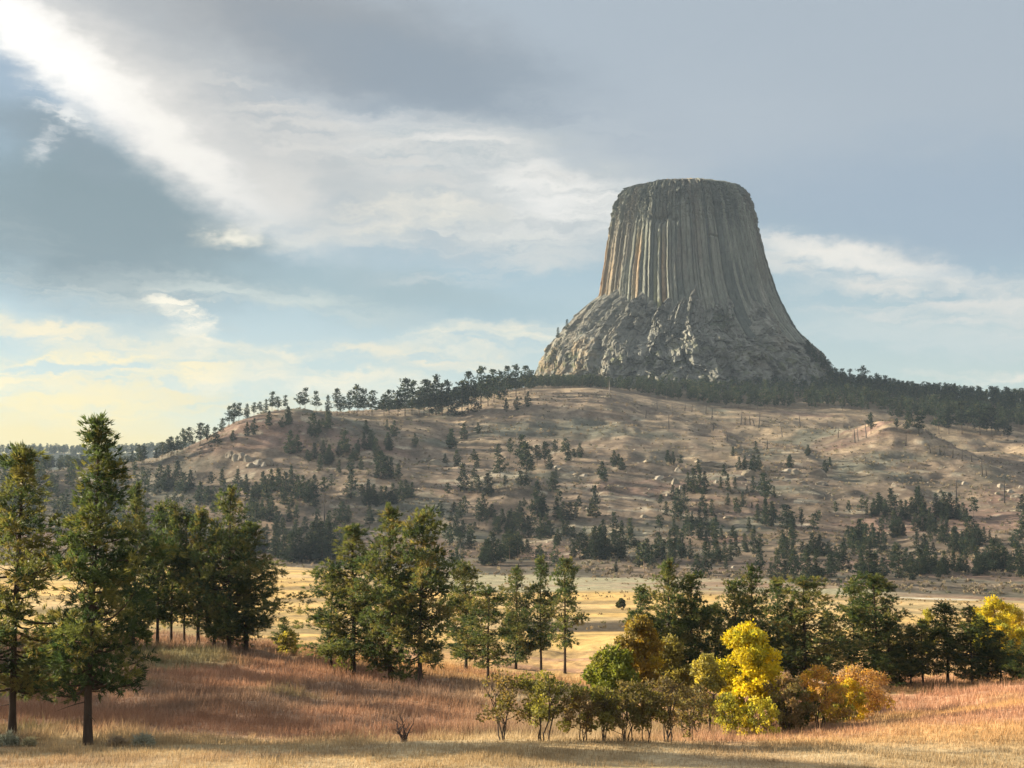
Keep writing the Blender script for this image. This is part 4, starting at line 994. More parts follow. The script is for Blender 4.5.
def hill_pines():
    global N_HILL
    rng = random.Random(5); N_HILL = sum(len(g[3]) for g in GROVES)
    cut = sorted((p[2] + .001 * p[0] / 1024 for g in GROVES for p in g[3]), reverse=True)[:300][-1]
    for kind, noun, where, pts in GROVES:
        pts = sorted(pts); n = len(pts)
        for i, (px, row, hp) in enumerate(pts):
            if 'skirt' in where and (row < 372): x, y, z, d = tower_at(px, row)
            else: x, y, z, d = ground_at(px, row, 480)
            k = kind if rng.random() > .2 else rng.choice(['cone', 'full', 'tall'])
            ht = max(4.5, hp * d / F * rng.uniform(1.08, 1.25)); s = ht / 14.0
            w = s * rng.uniform(1.0, 1.35) * (1.15 if ht < 8 else 1.0); v = rng.randrange(len(SPM[k])); rz = rng.uniform(0, 6.28)
            if hp >= 14 and kind != 'tall' and n > 5:      # undergrowth beside the trees of the denser groves
                for q in range(rng.choice([2, 3, 4]) if 'big right' in where else rng.choice([0, 1, 1, 2])):
                    dx, dy, q1 = rng.uniform(-6, 6), rng.uniform(-9, 9), s * rng.uniform(.35, .75)
                    REST.append((SP[kind][rng.randrange(len(SP[kind]))], x + dx, y + dy, h1(x + dx, y + dy) - .1, q1 * 1.5, q1, rng.uniform(0, 6.28), 1.0))
            if hp + .001 * px / 1024 < cut and len(pts) > 1:
                REST.append((SP[k][v], x, y, z - .1, w, s, rz, 1.0)); continue
            o = link('hillside_pine', SPM[k][v], None, (x, y, z - .1)); o.scale = (w, w, s); o.rotation_euler = (0, 0, rz)
            tag(o, order_label(i, n, noun, where), 'pine tree', 'pines ' + where)


hill_pines()


def merged(name, items, mats):
    """many small trees in one mesh: items = (arrays, x, y, z, scale xy, scale z, turn)."""
    VV, PP, MM, CC, n = [], {}, {}, [], 0
    for (V, polys, pm, col), x, y, z, sx, sz, rz, g in items:
        c, s = math.cos(rz), math.sin(rz)
        W_ = np.c_[(V[:, 0] * c - V[:, 1] * s) * sx + x, (V[:, 0] * s + V[:, 1] * c) * sx + y, V[:, 2] * sz + z]
        VV.append(W_); CC.append(col * g)
        for p, m in zip(polys, pm):
            PP.setdefault(p.shape[1], []).append(p + n); MM.setdefault(p.shape[1], []).append(m)
        n += len(V)
    ks = list(PP); return mesh_from(name, np.concatenate(VV), [np.concatenate(PP[k]) for k in ks], mats, np.concatenate(CC), [np.concatenate(MM[k]) for k in ks])


def forests():
    rng = np.random.default_rng(19)
    low = [small_pine(200 + i, 14, 2.8, .26 + .1 * (i % 2), 30, 3, 5, .85, .22, .5, tg=3.0) for i in range(5)]
    def scatter(n, pxr, Dr, hr, keep=None):
        out = []
        px = rng.uniform(*pxr, n); D = np.sqrt(rng.uniform(Dr[0] ** 2, Dr[1] ** 2, n)); u, _ = ray(px, 400); x = u * D
        z = height(x, D)
        for i in range(n):
            if keep is not None and not keep(px[i], D[i]): continue
            h = rng.uniform(*hr) / 14; out.append((low[rng.integers(5)], x[i], D[i], z[i] - .2, h * rng.uniform(.9, 1.35), h, rng.uniform(0, 6.28), rng.uniform(.75, 1.2)))
        return out
    edge = lambda p: np.interp(p, [520, 576, 621, 647, 685, 710, 860, 905, 940, 1000, 1100], [1290, 1290, 1290, 1275, 1268, 1265, 1262, 1240, 1225, 1215, 1215])
    notower = lambda p, D: math.hypot(ray(p, 400)[0] * D - TCX, D - TD) > 158
    it = scatter(1500, (700, 1110), (1215, 1640), (10, 15.5), lambda p, D: D > edge(p) + 8 and notower(p, D))
    it += scatter(420, (530, 720), (1285, 1470), (8, 13), lambda p, D: D > edge(p) + 4 and notower(p, D))
    it += scatter(240, (380, 540), (1250, 1400), (8, 13))
    it += scatter(260, (-60, 150), (1395, 1460), (10, 15))
    for i in range(90):                                   # pines straggling up the right and left flanks of the skirt
        left_ = i > 78
        px = rng.uniform(545, 575) if left_ else rng.uniform(806, 850); row = np.interp(px, [545, 575, 806, 821, 832, 850], [362, 330, 347, 360, 374, 386]) + rng.uniform(-1, 9 if not left_ else 14)
        x, y, z, d = tower_at(px, row); h = rng.uniform(5, 12 if not left_ else 7) / 14
        it.append((low[rng.integers(5)], x, y, z - .4, h * rng.uniform(.9, 1.3), h, rng.uniform(0, 6.28), rng.uniform(.75, 1.1)))
    o = link('pine_forest', merged('pine_forest', it, [M['bark'], M['farneedle']])); tag(o, 'dark pine forest covering the upland round the foot of the rock tower', 'forest', None, 'stuff')
    it = scatter(700, (-120, 300), (2380, 2680), (11, 18))
    o = link('ridge_forest', merged('ridge_forest', it, [M['bark'], M['farneedle']])); tag(o, 'hazy dark forest along the far ridge at the left', 'forest', None, 'stuff')
    it = scatter(240, (-60, 150), (760, 990), (6, 13))
    it += scatter(150, (110, 345), (690, 880), (5, 13), lambda p, D: vnoise(p / 30, D / 40, 0, 5) > -.1)
    it += scatter(330, (400, 1030), (600, 860), (4, 12), lambda p, D: vnoise(p / 26, D / 36, 0, 6) > .12)
    o = link('slope_forest', merged('slope_forest', it, [M['bark'], M['farneedle']])); tag(o, 'hazy wood and scattered young growth on the lower slopes of the hill', 'forest', None, 'stuff')


forests()
o = link('young_pines', merged('young_pines', REST, [M['bark'], M['farneedle']])); tag(o, 'smallest pines and undergrowth among the groves on the hill', 'pines', None, 'stuff')

# ------------------------------------------------------------------ snags, boulders, scrub, rubble
def snags():
    rng = np.random.default_rng(23); meshes = []
    for i in range(4):
        b = Bag(); z = np.linspace(0, 1, 7); Hs = 8.0
        P = np.c_[.12 * np.sin(z * 3 + i), .12 * np.cos(z * 4 + i), z * Hs - .3 * (z == 0)]; col = np.array([(.045, .040, .036), (.10, .09, .08), (.06, .05, .045), (.20, .18, .155)][i])
        b.tube(P, .26 * (1 - z) ** .6 + .05, 6, col)
        for k in range(7):
            h = rng.uniform(.3, .95) * Hs; az = rng.uniform(0, 6.28); L = rng.uniform(.4, 1.5) * (1.15 - h / Hs); s = np.linspace(0, 1, 3)[:, None]
            b.tube(np.array([0, 0, h]) + np.array([math.cos(az), math.sin(az), rng.uniform(-.2, .6)]) * L * s, .07 * (1.1 - s[:, 0]), 4, col)
        meshes.append(b.mesh('dead_snag', M['snag']))
    G = [
        ('weathered dead trunk', 'on the straw meadow below the forest edge', [(610, 398, 16, 3), (646, 418, 8, 0), (657, 409, 8, 1), (669, 429, 13, 0), (672, 411, 7, 1), (685, 411, 7, 0), (692, 412, 7, 0), (706, 414, 8, 0), (712, 419, 10, 0), (713, 431, 7, 0)]),
        ('charred dead trunk', 'in the burnt upper right meadow', [(727, 441, 9, 0), (741, 425, 14, 0), (745, 425, 7, 0), (750, 425, 8, 0), (754, 426, 7, 0), (759, 428, 14, 0), (767, 450, 9, 0), (782, 437, 12, 1)]),
        ('bare dead trunk', 'left of the lit knoll', [(800, 427, 10, 0), (838, 438, 10, 1), (855, 443, 15, 0), (858, 441, 12, 1), (866, 438, 14, 1)]),
        ('burnt dead trunk', 'down the right flank of the lit knoll', [(906, 446, 10, 0), (930, 453, 7, 0), (940, 455, 7, 0), (944, 456, 6, 0), (953, 458, 8, 0), (962, 459, 9, 0), (972, 462, 7, 0), (982, 476, 14, 0), (986, 478, 10, 0)]),
        ('tall thin dead trunk', 'above the big right-hand grove', [(956, 498, 18, 0), (1005, 505, 22, 0)]),
        ('bare grey dead tree', 'on the grass above the left wood edge', [(325, 524, 26, 1)]),
        ('pale bare trunk', 'at the foot of the hill below the sparse thicket', [(460, 567, 20, 3)]),
    ]
    for noun, where, pts in G:
        for i, (px, row, hp, k) in enumerate(pts):
            x, y, z, d = ground_at(px, row, 480); s = hp * d / F / 8.0
            o = link('dead_snag', meshes[k], None, (x, y, z)); o.scale = (max(s, 1.5), max(s, 1.5), s * 1.15); o.rotation_euler = (R(rng.normal(0, 2.5)), R(rng.normal(0, 2.5)), rng.uniform(0, 6.28))
            tag(o, order_label(i, len(pts), noun, where), 'dead tree', 'dead trunks ' + where)


def rock_arrays(seed, sub=3):
    import bmesh
    bm = bmesh.new(); bmesh.ops.create_icosphere(bm, subdivisions=sub, radius=1.0)
    V = np.array([v.co[:] for v in bm.verts]); Fc = np.array([[v.index for v in f.verts] for f in bm.faces]); bm.free()
    rg = np.random.default_rng(seed)
    for _ in range(9):                                  # cut flat faces
        n = unit(rg.normal(size=3)); d = rg.uniform(.45, .8); t = V @ n; V = V - np.where(t > d, (t - d) * .93, 0)[:, None] * n
    V = V * (1 + .10 * fbm(V[:, 0] * 2.5 + seed, V[:, 1] * 2.5, V[:, 2] * 2.5, 3, seed))[:, None]
    return V, Fc


def boulders():
    rng = np.random.default_rng(29)
    RM = []
    for i in range(6):
        V, Fc = rock_arrays(300 + i); c = np.array([(.20, .18, .14), (.225, .20, .16), (.18, .155, .12), (.21, .18, .13), (.24, .22, .18), (.17, .15, .12)][i])
        RM.append(mesh_from('boulder', V, [Fc], [M['rock']], c * (1 + .2 * fbm(V[:, 0] * 2, V[:, 1] * 2, V[:, 2] * 3, 3, 5 + i))[:, None]))
    G = [
        ('pale cliff block', 'in the sandstone cliff under the rounded left summit', [(231, 457, 8, 9), (236, 460, 8, 10), (242, 459, 10, 10), (248, 461, 8, 9), (252, 466, 8, 5), (258, 463, 8, 7), (266, 463, 10, 8)]),
        ('pale boulder', 'on the slope behind the left pine stand', [(147, 498, 9, 8), (246, 488, 6, 5), (252, 506, 11, 9), (264, 464, 8, 6), (317, 562, 5, 5)]),
        ('pale boulder', 'left of the sunny clearing', [(423, 462, 6, 4), (430, 462, 9, 5), (437, 464, 14, 7), (445, 474, 5, 3)]),
        ('pale slab', 'on the ledges right of the sunny clearing', [(556, 467, 9, 3), (563, 470, 8, 4), (571, 473, 7, 3), (577, 475, 8, 4), (584, 476, 7, 4)]),
        ('cream rock', 'among the white rocks in the middle of the slope', [(645, 517, 7, 4), (647, 462, 10, 4), (652, 496, 7, 4), (658, 479, 14, 6), (668, 480, 10, 6), (668, 496, 4, 4), (676, 484, 7, 9), (681, 489, 5, 6), (678, 472, 9, 7), (698, 462, 9, 4)]),
        ('cream ledge rock', 'along the pale ledge above the wood', [(708, 465, 14, 6), (720, 466, 14, 6), (711, 486, 5, 4), (716, 483, 4, 6), (739, 480, 11, 6), (748, 475, 12, 9), (766, 470, 9, 6)]),
        ('pale boulder', 'on the slope beneath the straw meadow', [(787, 472, 10, 6), (789, 481, 5, 3), (797, 474, 10, 8), (804, 484, 8, 5), (816, 475, 13, 9), (823, 485, 11, 6)]),
        ('pale rock', 'near the red soil patch', [(727, 518, 10, 4), (733, 568, 4, 4), (738, 526, 10, 4), (629, 559, 6, 7)]),
        ('pale rock', 'below the lit knoll at the right', [(894, 486, 7, 5), (940, 492, 4, 4), (958, 482, 6, 4), (965, 484, 8, 4), (926, 578, 4, 4)]),
        ('pale rock', 'in the rocky patch at the right picture edge', [(997, 494, 7, 4), (1001, 487, 8, 5), (1001, 500, 6, 4), (1006, 464, 6, 5), (1010, 492, 7, 4), (1017, 497, 9, 5), (1021, 488, 6, 4)]),
    ]
    for noun, where, pts in G:
        pts = sorted(pts)
        for i, (px, row, w, h) in enumerate(pts):
            x, y, z, d = ground_at(px, row, 480); a = w * d / F / 2 / .72; b = h * d / F / 1.35
            o = link('boulder', RM[rng.integers(6)], None, (x, y, z - b * .08)); o.scale = (a * 1.15, a * rng.uniform(.7, 1.1), b); o.rotation_euler = (0, 0, rng.uniform(-.6, .6))
            tag(o, order_label(i, len(pts), noun, where), 'rock', 'rocks ' + where)
    # loose stones and low scrub nobody could count
    st = []
    V0 = [rock_arrays(400 + i, 1) for i in range(4)]
    def spot(n, D0, D1, seed, f):
        px = rng.uniform(-20, 1050, n); D = rng.uniform(D0, D1, n); x = ray(px, 450)[0] * D
        ok = rng.uniform(0, 1, n) < f(px, D, x); return x[ok], D[ok]
    f = lambda px, D, x: sstep(.1, .6, fbm(x / 38, D / 26, 0, 4, 161) + .6 * np.exp(-((D - 930) / 90) ** 2) - .1)
    x, D = spot(5200, 640, 1240, 1, f); z = height(x, D)
    for i in range(len(x)):
        V, Fc = V0[rng.integers(4)]; r = .35 + 1.0 * rng.uniform() ** 3
        st.append(((V, [Fc], [np.zeros(len(Fc), np.int32)], np.tile([[.24, .215, .165]], (len(V), 1))), x[i], D[i], z[i], r, r * rng.uniform(.5, .9), rng.uniform(0, 6), rng.uniform(.7, 1.2)))
    o = link('rubble', merged('rubble', st, [M['rock']])); tag(o, 'pale loose stones scattered over the hillside', 'stones', None, 'stuff')
    b = Bag()
    g = lambda px, D, x: np.clip(.25 + sstep(-.1, .5, fbm(x / 45, D / 40, 0, 4, 171)) * (1 - .7 * sstep(950, 1150, D)), 0, 1) * sstep(-20, 40, D - np.interp(px, [0, 290, 450, 600, 760, 900, 1024], [650, 650, 600, 570, 560, 500, 490]))
    x, D = spot(17000, 500, 1235, 2, g); z = height(x, D); n = len(x)
    pal = np.array([(.11, .10, .06), (.15, .125, .085), (.09, .085, .055), (.22, .17, .11), (.13, .13, .075), (.28, .235, .15), (.24, .20, .13)])
    k = 5; sz = rng.uniform(.4, 1.4, n)
    Cn = np.repeat(np.c_[x, D, z], k, 0) + rng.normal(size=(n * k, 3)) * np.repeat(sz, k)[:, None] * [.55, .55, .25] + [0, 0, .4]
    blades(b, Cn, np.tile([0, 0, .9], (n * k, 1)), 4, .95, .26, np.repeat(pal[rng.integers(0, 7, n)] * rng.uniform(.8, 1.25, (n, 1)), k, 0), rng, 1.0)
    x, D = spot(2600, 290, 600, 3, lambda px, D, x: .12 + .8 * sstep(.15, .5, fbm(x / 45, D / 8, 0, 3, 177)) * (px < 1000)); z = height(x, D); n = len(x)
    pal = np.array([(.22, .16, .075), (.30, .215, .10), (.16, .125, .06), (.13, .12, .055)]); sz = rng.uniform(.25, .7, n)
    Cn = np.repeat(np.c_[x, D, z], 4, 0) + rng.normal(size=(n * 4, 3)) * np.repeat(sz, 4)[:, None] * [.9, .6, .15] + [0, 0, .2]
    blades(b, Cn, np.tile([0, 0, .9], (n * 4, 1)), 4, .6, .14, np.repeat(pal[rng.integers(0, 4, n)] * rng.uniform(.8, 1.25, (n, 1)), 4, 0), rng, 1.0)
    o = link('scrub', b.mesh('scrub', M['sage'])); tag(o, 'low brown and grey scrub over the hillside and valley floor', 'scrub', None, 'stuff')


snags(); boulders()

# ------------------------------------------------------------------ broadleaf trees and shrubs
def broadleaf(seed, Ht, Rx, stems, nl, size, pal, palw, cbase=.25, lobes=14, ragged=.0, bark=(.075, .06, .048), lean=.4, top=.9):
    """several stems that fork into limbs; leaves gathered in uneven clumps round the limb ends."""
    rng = np.random.default_rng(seed); tb, lb = Bag(), Bag(); ends = []
    pal = np.array(pal)
    for i in range(stems):
        a0 = rng.uniform(0, 6.28); rb = 0 if stems == 1 else rng.uniform(.02, .16) * Rx
        base = np.array([math.cos(a0) * rb, math.sin(a0) * rb, -.25]); s = np.linspace(0, 1, 6)[:, None]
        sp = Rx * rng.uniform(.15, .6) * (lean if stems == 1 else 1)
        tip = np.array([math.cos(a0) * sp, math.sin(a0) * sp, Ht * rng.uniform(.55 + .1 * ragged, .8 + .2 * ragged)])
        P = base + (tip - base) * s + np.c_[rng.normal(0, .06, 6), rng.normal(0, .06, 6), np.zeros(6)] * Ht * .35
        r0 = Ht * (.022 if stems == 1 else .013) ; tb.tube(P, r0 * (1.1 - .75 * s[:, 0]), 6, bark, .08, rng)
        for k in range(7 if stems == 1 else 5):
            t = rng.uniform(.25, .98); q = np.array([np.interp(t, s[:, 0], P[:, c]) for c in range(3)]); az = rng.uniform(0, 6.28)
            L = Rx * rng.uniform(.35, .85) * (1.15 - .5 * t); d = unit(np.array([math.cos(az), math.sin(az), rng.uniform(.25, 1.1)])); s2 = np.linspace(0, 1, 4)[:, None]
            B_ = q + d * L * s2 + np.array([0, 0, .15 * L]) * s2 ** 2; tb.tube(B_, r0 * .45 * (1.1 - .9 * s2[:, 0]), 4, bark)
            for e in range(3):
                d2 = unit(d + .7 * rng.normal(size=3)); l2 = L * rng.uniform(.25, .5); C_ = B_[2] + d2 * l2 * s2; tb.tube(C_, r0 * .2 * (1.1 - .9 * s2[:, 0]), 3, bark)
    # lobes of the crown
    lo = []
    lobes = int(lobes * 3.6)
    for i in range(lobes):
        a = rng.uniform(0, 6.28); t = rng.uniform(0, 1); zc = Ht * (cbase + (top - cbase) * t)
        env = math.sqrt(max(.04, 1 - ((t - .42) / .66) ** 2)); rr = Rx * env * rng.uniform(.05, 1.0) ** .55 * rng.uniform(.72, 1.02 + .35 * ragged); zc += ragged * rng.normal(0, .07) * Ht
        lo.append((np.array([math.cos(a) * rr, math.sin(a) * rr, zc]), Rx * rng.uniform(.13 - .04 * ragged, .27 - .06 * ragged) * (.7 + .3 * env), rng.choice(len(pal), p=palw), rng.uniform(.8, 1.2)))
    lo.append((np.array([0, 0, Ht * (top + .0)]), Rx * .3, rng.choice(len(pal), p=palw), 1.0))
    CN, CL, OUT = [], [], []
    for c, r, pi, g in lo:
        n = int(nl / len(lo) * (r / (Rx * .2)) ** 2); d = unit(rng.normal(size=(n, 3))); rad = r * rng.uniform(.35, 1.1, n) ** .6
        p = c + d * rad[:, None] * np.array([1, 1, .8]); p += .12 * r * rng.normal(size=p.shape)
        keep = p[:, 2] > .1; CN.append(p[keep]); OUT.append((d + [0, 0, .3])[keep])
        ci = np.where(rng.uniform(size=n) < .75, pi, rng.choice(len(pal), n, p=palw)); CL.append((pal[ci] * g * rng.uniform(.75, 1.25, (n, 1)))[keep])
    blades(lb, np.concatenate(CN), np.concatenate(OUT), 2, size, size * .32, np.concatenate(CL), rng, 1.1, quad=True)
    return tb.mesh('trunk', M['bark']), lb.mesh('crown', M['leaf'])


YEL = [(.54, .45, .03), (.48, .41, .035), (.37, .36, .045), (.20, .23, .04)]
GRN = [(.11, .145, .03), (.15, .18, .04), (.21, .22, .05), (.08, .11, .025)]
OLV = [(.19, .175, .06), (.23, .205, .07), (.15, .145, .055), (.28, .225, .07)]
GLD = [(.26, .18, .04), (.21, .155, .045), (.18, .15, .05), (.36, .28, .04)]
ORG = [(.50, .27, .10), (.45, .23, .105), (.54, .36, .07), (.33, .20, .11)]
RED = [(.19, .14, .075), (.17, .14, .065), (.22, .15, .085), (.15, .145, .055)]
DRK = [(.14, .12, .055), (.18, .145, .07), (.11, .105, .045), (.21, .155, .08)]
EQ = (.4, .3, .2, .1)


def broadleaves():
    # name, px, base row, top row, half px, stems, leaves, size, palette, crown base, lobes, category, label
    T = [
        ('green_cottonwood', 612, 728, 645, 31, 1, 6000, .17, GRN, EQ, .28, 16, 'green tree', 'rounded bright green broadleaf tree at the left of the autumn thicket'),
        ('golden_tree', 641, 722, 612, 29, 1, 5600, .19, GLD, EQ, .38, 14, 'broadleaf tree', 'golden-brown autumn tree rising behind the bright green one'),
        ('olive_tree', 671, 724, 634, 25, 1, 4600, .18, OLV, EQ, .25, 14, 'broadleaf tree', 'dull olive tree with yellowish top right of the golden-brown tree'),
        ('yellow_tree', 748, 735, 621, 34, 2, 8800, .18, YEL, (.45, .3, .17, .08), .16, 22, 'yellow tree', 'bright yellow autumn tree, tallest and brightest of the thicket'),
        ('pale_tree', 707, 733, 652, 21, 2, 3400, .17, [(.40, .34, .10), (.30, .27, .09), (.24, .22, .08), (.45, .38, .09)], EQ, .25, 12, 'broadleaf tree', 'pale yellow-green tree against the left side of the bright yellow tree'),
        ('yellow_tree', 994, 672, 594, 21, 2, 4200, .26, YEL, (.5, .3, .15, .05), .3, 14, 'yellow tree', 'yellow treetop rising behind the right stand of pines'),
        ('yellow_tree', 1014, 672, 603, 20, 2, 3600, .26, [(.50, .34, .035), (.48, .38, .03), (.4, .33, .04), (.3, .27, .05)], EQ, .3, 14, 'yellow tree', 'orange-yellow treetop close to the right picture edge'),
        ('yellow_tree', 1004, 676, 624, 19, 2, 3000, .25, YEL, EQ, .25, 14, 'yellow tree', 'lower yellow tree in front of the two yellow treetops at the right'),
        ('yellow_tree', 981, 674, 612, 14, 2, 1900, .26, [(.36, .36, .06), (.30, .31, .055), (.42, .38, .05), (.22, .24, .05)], EQ, .3, 10, 'yellow tree', 'yellow-green treetop left of the brightest yellow treetops at the right'),
        ('golden_tree', 1022, 675, 628, 14, 2, 1800, .24, YEL, EQ, .3, 9, 'yellow tree', 'low yellow tree cut by the right picture edge'),
        ('light_tree', 928, 672, 606, 12, 1, 1500, .26, [(.36, .34, .07), (.28, .29, .06), (.4, .36, .07), (.2, .22, .05)], EQ, .3, 8, 'yellow tree', 'faint yellow-green treetop peeping out left in the right stand of pines'),
    ]
    S = [
        (505, 741, 676, 26, 5, 1400, .13, DRK, .30, 'dark shrub with tall crooked stems, leftmost of the thicket row'),
        (544, 743, 676, 29, 4, 2400, .13, [(.14, .14, .05), (.19, .19, .06), (.11, .11, .04), (.30, .28, .06)], .28, 'olive shrub with yellow lower leaves, second from left in the thicket row'),
        (581, 742, 692, 19, 4, 1300, .13, RED, .30, 'brownish shrub with dark clustered stems, third from left in the thicket row'),
        (603, 742, 690, 18, 4, 1300, .13, OLV, .32, 'grey-olive shrub below the bright green tree'),
        (629, 742, 684, 23, 5, 1700, .13, DRK, .33, 'dark brown shrub with forked black stems below the golden-brown tree'),
        (647, 743, 690, 17, 3, 1100, .13, OLV, .35, 'slender olive shrub just right of the forked black stems'),
        (666, 742, 680, 23, 5, 1600, .13, [(.16, .13, .07), (.19, .15, .075), (.13, .12, .055), (.22, .16, .085)], .34, 'purplish brown shrub with a pair of thick stems in the thicket row'),
        (686, 741, 690, 17, 3, 1000, .13, DRK, .36, 'small dark shrub with one leaning stem in the thicket row'),
        (699, 740, 686, 18, 4, 1000, .13, RED, .36, 'thin brownish shrub, last of the row before the bright yellow tree'),
        (727, 738, 695, 16, 5, 1500, .13, [(.40, .37, .06), (.30, .30, .06), (.22, .23, .05), (.48, .40, .05)], .12, 'yellow-green bush at the left foot of the bright yellow tree'),
        (757, 737, 700, 19, 5, 1900, .13, [(.52, .44, .06), (.38, .36, .06), (.26, .26, .05), (.58, .45, .05)], .10, 'low sulphur-yellow bush at the right foot of the bright yellow tree'),
        (787, 733, 676, 20, 5, 1700, .13, RED, .15, 'dull red-brown bush between the bright yellow tree and the orange bush'),
        (797, 731, 690, 17, 5, 1700, .13, [(.075, .095, .03), (.10, .12, .035), (.06, .08, .025), (.14, .14, .04)], .08, 'dark green bush in front of the red-brown one'),
        (820, 728, 668, 22, 5, 2600, .13, [(.50, .31, .08), (.54, .41, .06), (.40, .26, .10), (.29, .20, .10)], .12, 'orange and yellow bush at the left end of the orange group'),
        (855, 722, 668, 28, 6, 3000, .13, ORG, .22, 'large salmon-orange bush right of the orange and yellow one'),
        (851, 724, 681, 15, 4, 1700, .13, [(.48, .38, .03), (.42, .35, .04), (.34, .32, .05), (.25, .26, .05)], .08, 'vivid yellow bush tucked in front of the salmon-orange bush'),
        (834, 726, 688, 14, 4, 1200, .13, [(.22, .22, .05), (.17, .18, .05), (.30, .26, .05), (.12, .13, .04)], .08, 'small olive bush below the orange and yellow one'),
        (876, 716, 672, 13, 4, 900, .13, [(.30, .17, .10), (.24, .15, .09), (.2, .13, .08), (.36, .2, .1)], .25, 'brownish bush at the right end of the orange group'),
        (288, 655, 630, 9, 4, 900, .16, [(.34, .32, .07), (.26, .26, .06), (.2, .2, .05), (.4, .34, .08)], .1, 'small yellow-green bush right of the tiny yellowish pine'),
        (345, 672, 650, 10, 4, 600, .14, GRN, .1, 'small green bush at the foot of the three tall central pines'),
    ]
    for i, (nm, px, br, tr, hw, st, nl, sz, pal, pw, cb, lb, cat, lab) in enumerate(T):
        x, y, z, d = ground_at(px, min(br, 738), 60, 200)
        if br > 715: d = {612: 74, 641: 80, 671: 82, 748: 76, 707: 74}.get(px, d); x = ray(px, 700)[0] * d; y = d; z = h1(x, y)
        zt = CZ + ray(px, tr)[1] * d; ht = zt - z
        t, c = broadleaf(500 + i, ht, hw * d / F, st, nl, sz, pal, pw, cb, lb); o = empty(nm, (x, y, z)); tag(o, lab, cat, 'autumn broadleaf trees'); link('trunk', t, o); link('crown', c, o)
    for i, (px, br, tr, hw, st, nl, sz, pal, cb, lab) in enumerate(S):
        x, y, z, d = ground_at(px, br, 60, 200); ht = (row_of((z - CZ) / d) - tr) * d / F
        t, c = broadleaf(600 + i, ht, hw * 1.2 * d / F, st, int(nl * (1.3 if br > 735 else 1.6)), sz, pal, EQ, cb, 12, 1.0 if br > 735 else .5); o = empty('shrub', (x, y, z)); tag(o, lab, 'shrub', 'shrubs of the autumn thicket'); link('trunk', t, o); link('crown', c, o)
    # lone round bush on the golden valley floor
    x, y, z, d = ground_at(621, 608, 290, 640); t, c = broadleaf(660, 9 * d / F, 4.6 * d / F, 2, 2600, .32, [(.06, .07, .03), (.08, .085, .035), (.05, .06, .025), (.1, .1, .04)], EQ, .1, 9)
    o = empty('round_bush', (x, y, z)); tag(o, 'lone dark round bush on the golden valley floor', 'shrub'); link('trunk', t, o); link('crown', c, o)
    # sagebrush
    for i, (px, br, w, h, lab) in enumerate([(8, 748, 20, 13, 'large silvery sagebrush clump at the left picture edge'), (29, 748, 12, 7, 'small pale yellowish sagebrush right of the large silvery clump'), (143, 747, 24, 11, 'silvery sagebrush right of the tallest foreground pine'), (117, 749, 16, 8, 'pinkish dry sagebrush just right of the tallest pine trunk')]):
        x, y, z, d = ground_at(px, min(br, 746), 52, 80); rg = np.random.default_rng(680 + i); b = Bag(); rx = w * d / F / 2; hh = h * d / F; n = 260
        dr = unit(rg.normal(size=(n, 3)) * [1, 1, .6] + [0, 0, .7]); p = dr * np.array([rx, rx, hh]) * rg.uniform(.25, .95, (n, 1)); p[:, 2] = np.abs(p[:, 2])
        col = np.array([(.34, .35, .27), (.42, .38, .24), (.33, .33, .25), (.38, .28, .20)][i])
        blades(b, p, dr, 4, .22, .025, col * rg.uniform(.75, 1.25, (n, 1)), rg, .6); tb = Bag()
        for k in range(9):
            s = np.linspace(0, 1, 4)[:, None]; tb.tube(np.array([0, 0, -.05]) + dr[k] * np.array([rx, rx, hh]) * .85 * s, .018 * (1.1 - s[:, 0]), 4, (.16, .13, .10))
        o = empty('sagebrush', (x, y, z)); tag(o, lab, 'sagebrush', 'sagebrush at the foot of the left pines'); link('stems', tb.mesh('stems', M['twig']), o); link('foliage', b.mesh('foliage', M['sage']), o)
    # bare dead shrub
    x, y, z, d = ground_at(402, 742, 55, 80); b = Bag(); rg = np.random.default_rng(699); hh = 32 * d / F
    for k in range(6):
        a = rg.uniform(0, 6.28); sp = rg.uniform(.2, .55); s = np.linspace(0, 1, 6)[:, None]
        P = np.array([0, 0, -.1]) + np.array([math.cos(a) * sp, math.sin(a) * sp, hh * rg.uniform(.7, 1.0)]) * s + np.c_[rg.normal(0, .05, 6), rg.normal(0, .05, 6), np.zeros(6)]
        b.tube(P, .05 * (1.15 - s[:, 0]), 5, (.07, .05, .045))
        for q in range(4):
            t = rg.integers(2, 5); d2 = unit(rg.normal(size=3) + [0, 0, .5]); s2 = np.linspace(0, 1, 3)[:, None]; b.tube(P[t] + d2 * rg.uniform(.2, .55) * s2, .016 * (1.2 - s2[:, 0]), 3, (.07, .05, .045))
    o = link('dead_shrub', b.mesh('dead_shrub', M['twig']), None, (x, y, z)); tag(o, 'small bare dead shrub standing alone on the shaded grass', 'dead shrub')


broadleaves()

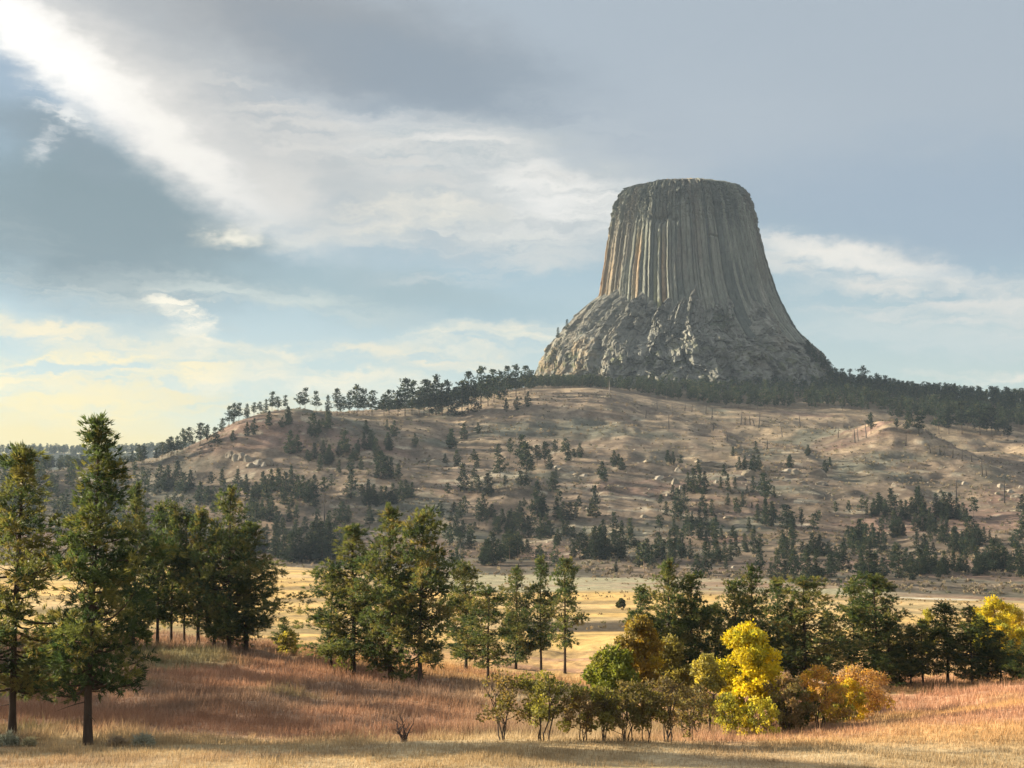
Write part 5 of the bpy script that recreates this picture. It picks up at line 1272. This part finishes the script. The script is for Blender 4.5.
# ------------------------------------------------------------------ grass
def grass():
    rng = np.random.default_rng(37); b = Bag(); n = 62000
    D = np.exp(rng.uniform(math.log(51), math.log(150), n)); x = rng.uniform(-.45, .45, n) * D
    z = height(x, D); px = px_of(x, D)
    tall = .26 + .16 * sstep(-.1, .5, fbm(x / 6, D / 5, 0, 3, 181)) + .38 * np.exp(-((D - 66.5) / 1.8) ** 2) * sstep(420, 470, px) * (1 - sstep(640, 720, px)) + .12 * sstep(64, 70, D) * (1 - sstep(480, 560, px))
    tall *= 1 + .9 * (rng.uniform(size=n) > .94) + .5 * (vnoise(x / 1.1, D / 1.1, 0, 187) > .45)
    tall *= np.where(D < 61.5, .55, 1.0) * (.6 + .4 * np.clip(D / 80, 0, 1.6)); keep = rng.uniform(size=n) < (.45 + .55 * sstep(-.35, .2, fbm(x / 4, D / 4, 0, 3, 183)))
    x, D, z, tall = x[keep], D[keep], z[keep], tall[keep]; n = len(x)
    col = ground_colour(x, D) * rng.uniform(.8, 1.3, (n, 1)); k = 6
    c = np.repeat(np.c_[x, D, z], k, 0) + rng.normal(size=(n * k, 3)) * [.18, .18, 0]; d = unit(rng.normal(size=(n * k, 3)) * [.32, .32, 0] + [.12, -.05, 1])
    s = unit(np.cross(d, rng.normal(size=(n * k, 3)))) * (.016 * np.repeat(D, k)[:, None] / 70); L = (np.repeat(tall, k) * rng.uniform(.6, 1.25, n * k))[:, None]
    V = np.stack([c - s - [0, 0, .03], c + s - [0, 0, .03], c + d * L], 1).reshape(-1, 3)
    b.add(V, tri=np.arange(len(V)).reshape(-1, 3), col=np.repeat(np.repeat(col, k, 0), 3, 0))
    o = link('grass', b.mesh('grass', M['grass'])); tag(o, 'dry autumn grass over the near bench and slope', 'grass', None, 'stuff')


grass()

# ------------------------------------------------------------------ air
def haze():
    me = bpy.data.meshes.new('haze'); x0, y0, z0, z1 = 4700, 4700, -60.0, 420.0
    V = [(a, b, c) for a in (-x0, x0) for b in (-y0, y0) for c in (z0, z1)]
    me.from_pydata(V, [], [(0, 1, 3, 2), (4, 6, 7, 5), (0, 4, 5, 1), (2, 3, 7, 6), (0, 2, 6, 4), (1, 5, 7, 3)])
    m, t, o = base_mat('haze_air'); v = nd(t, 'ShaderNodeVolumePrincipled'); v.inputs['Density'].default_value = HAZE; v.inputs['Color'].default_value = (.60, .78, 1.0, 1)
    v.inputs['Anisotropy'].default_value = .2; t.links.new(v.outputs[0], o.inputs['Volume']); me.materials.append(m)
    ob = link('haze', me); tag(ob, 'thin pale haze in the air', None, None, 'stuff')


HAZE = .000045
haze()
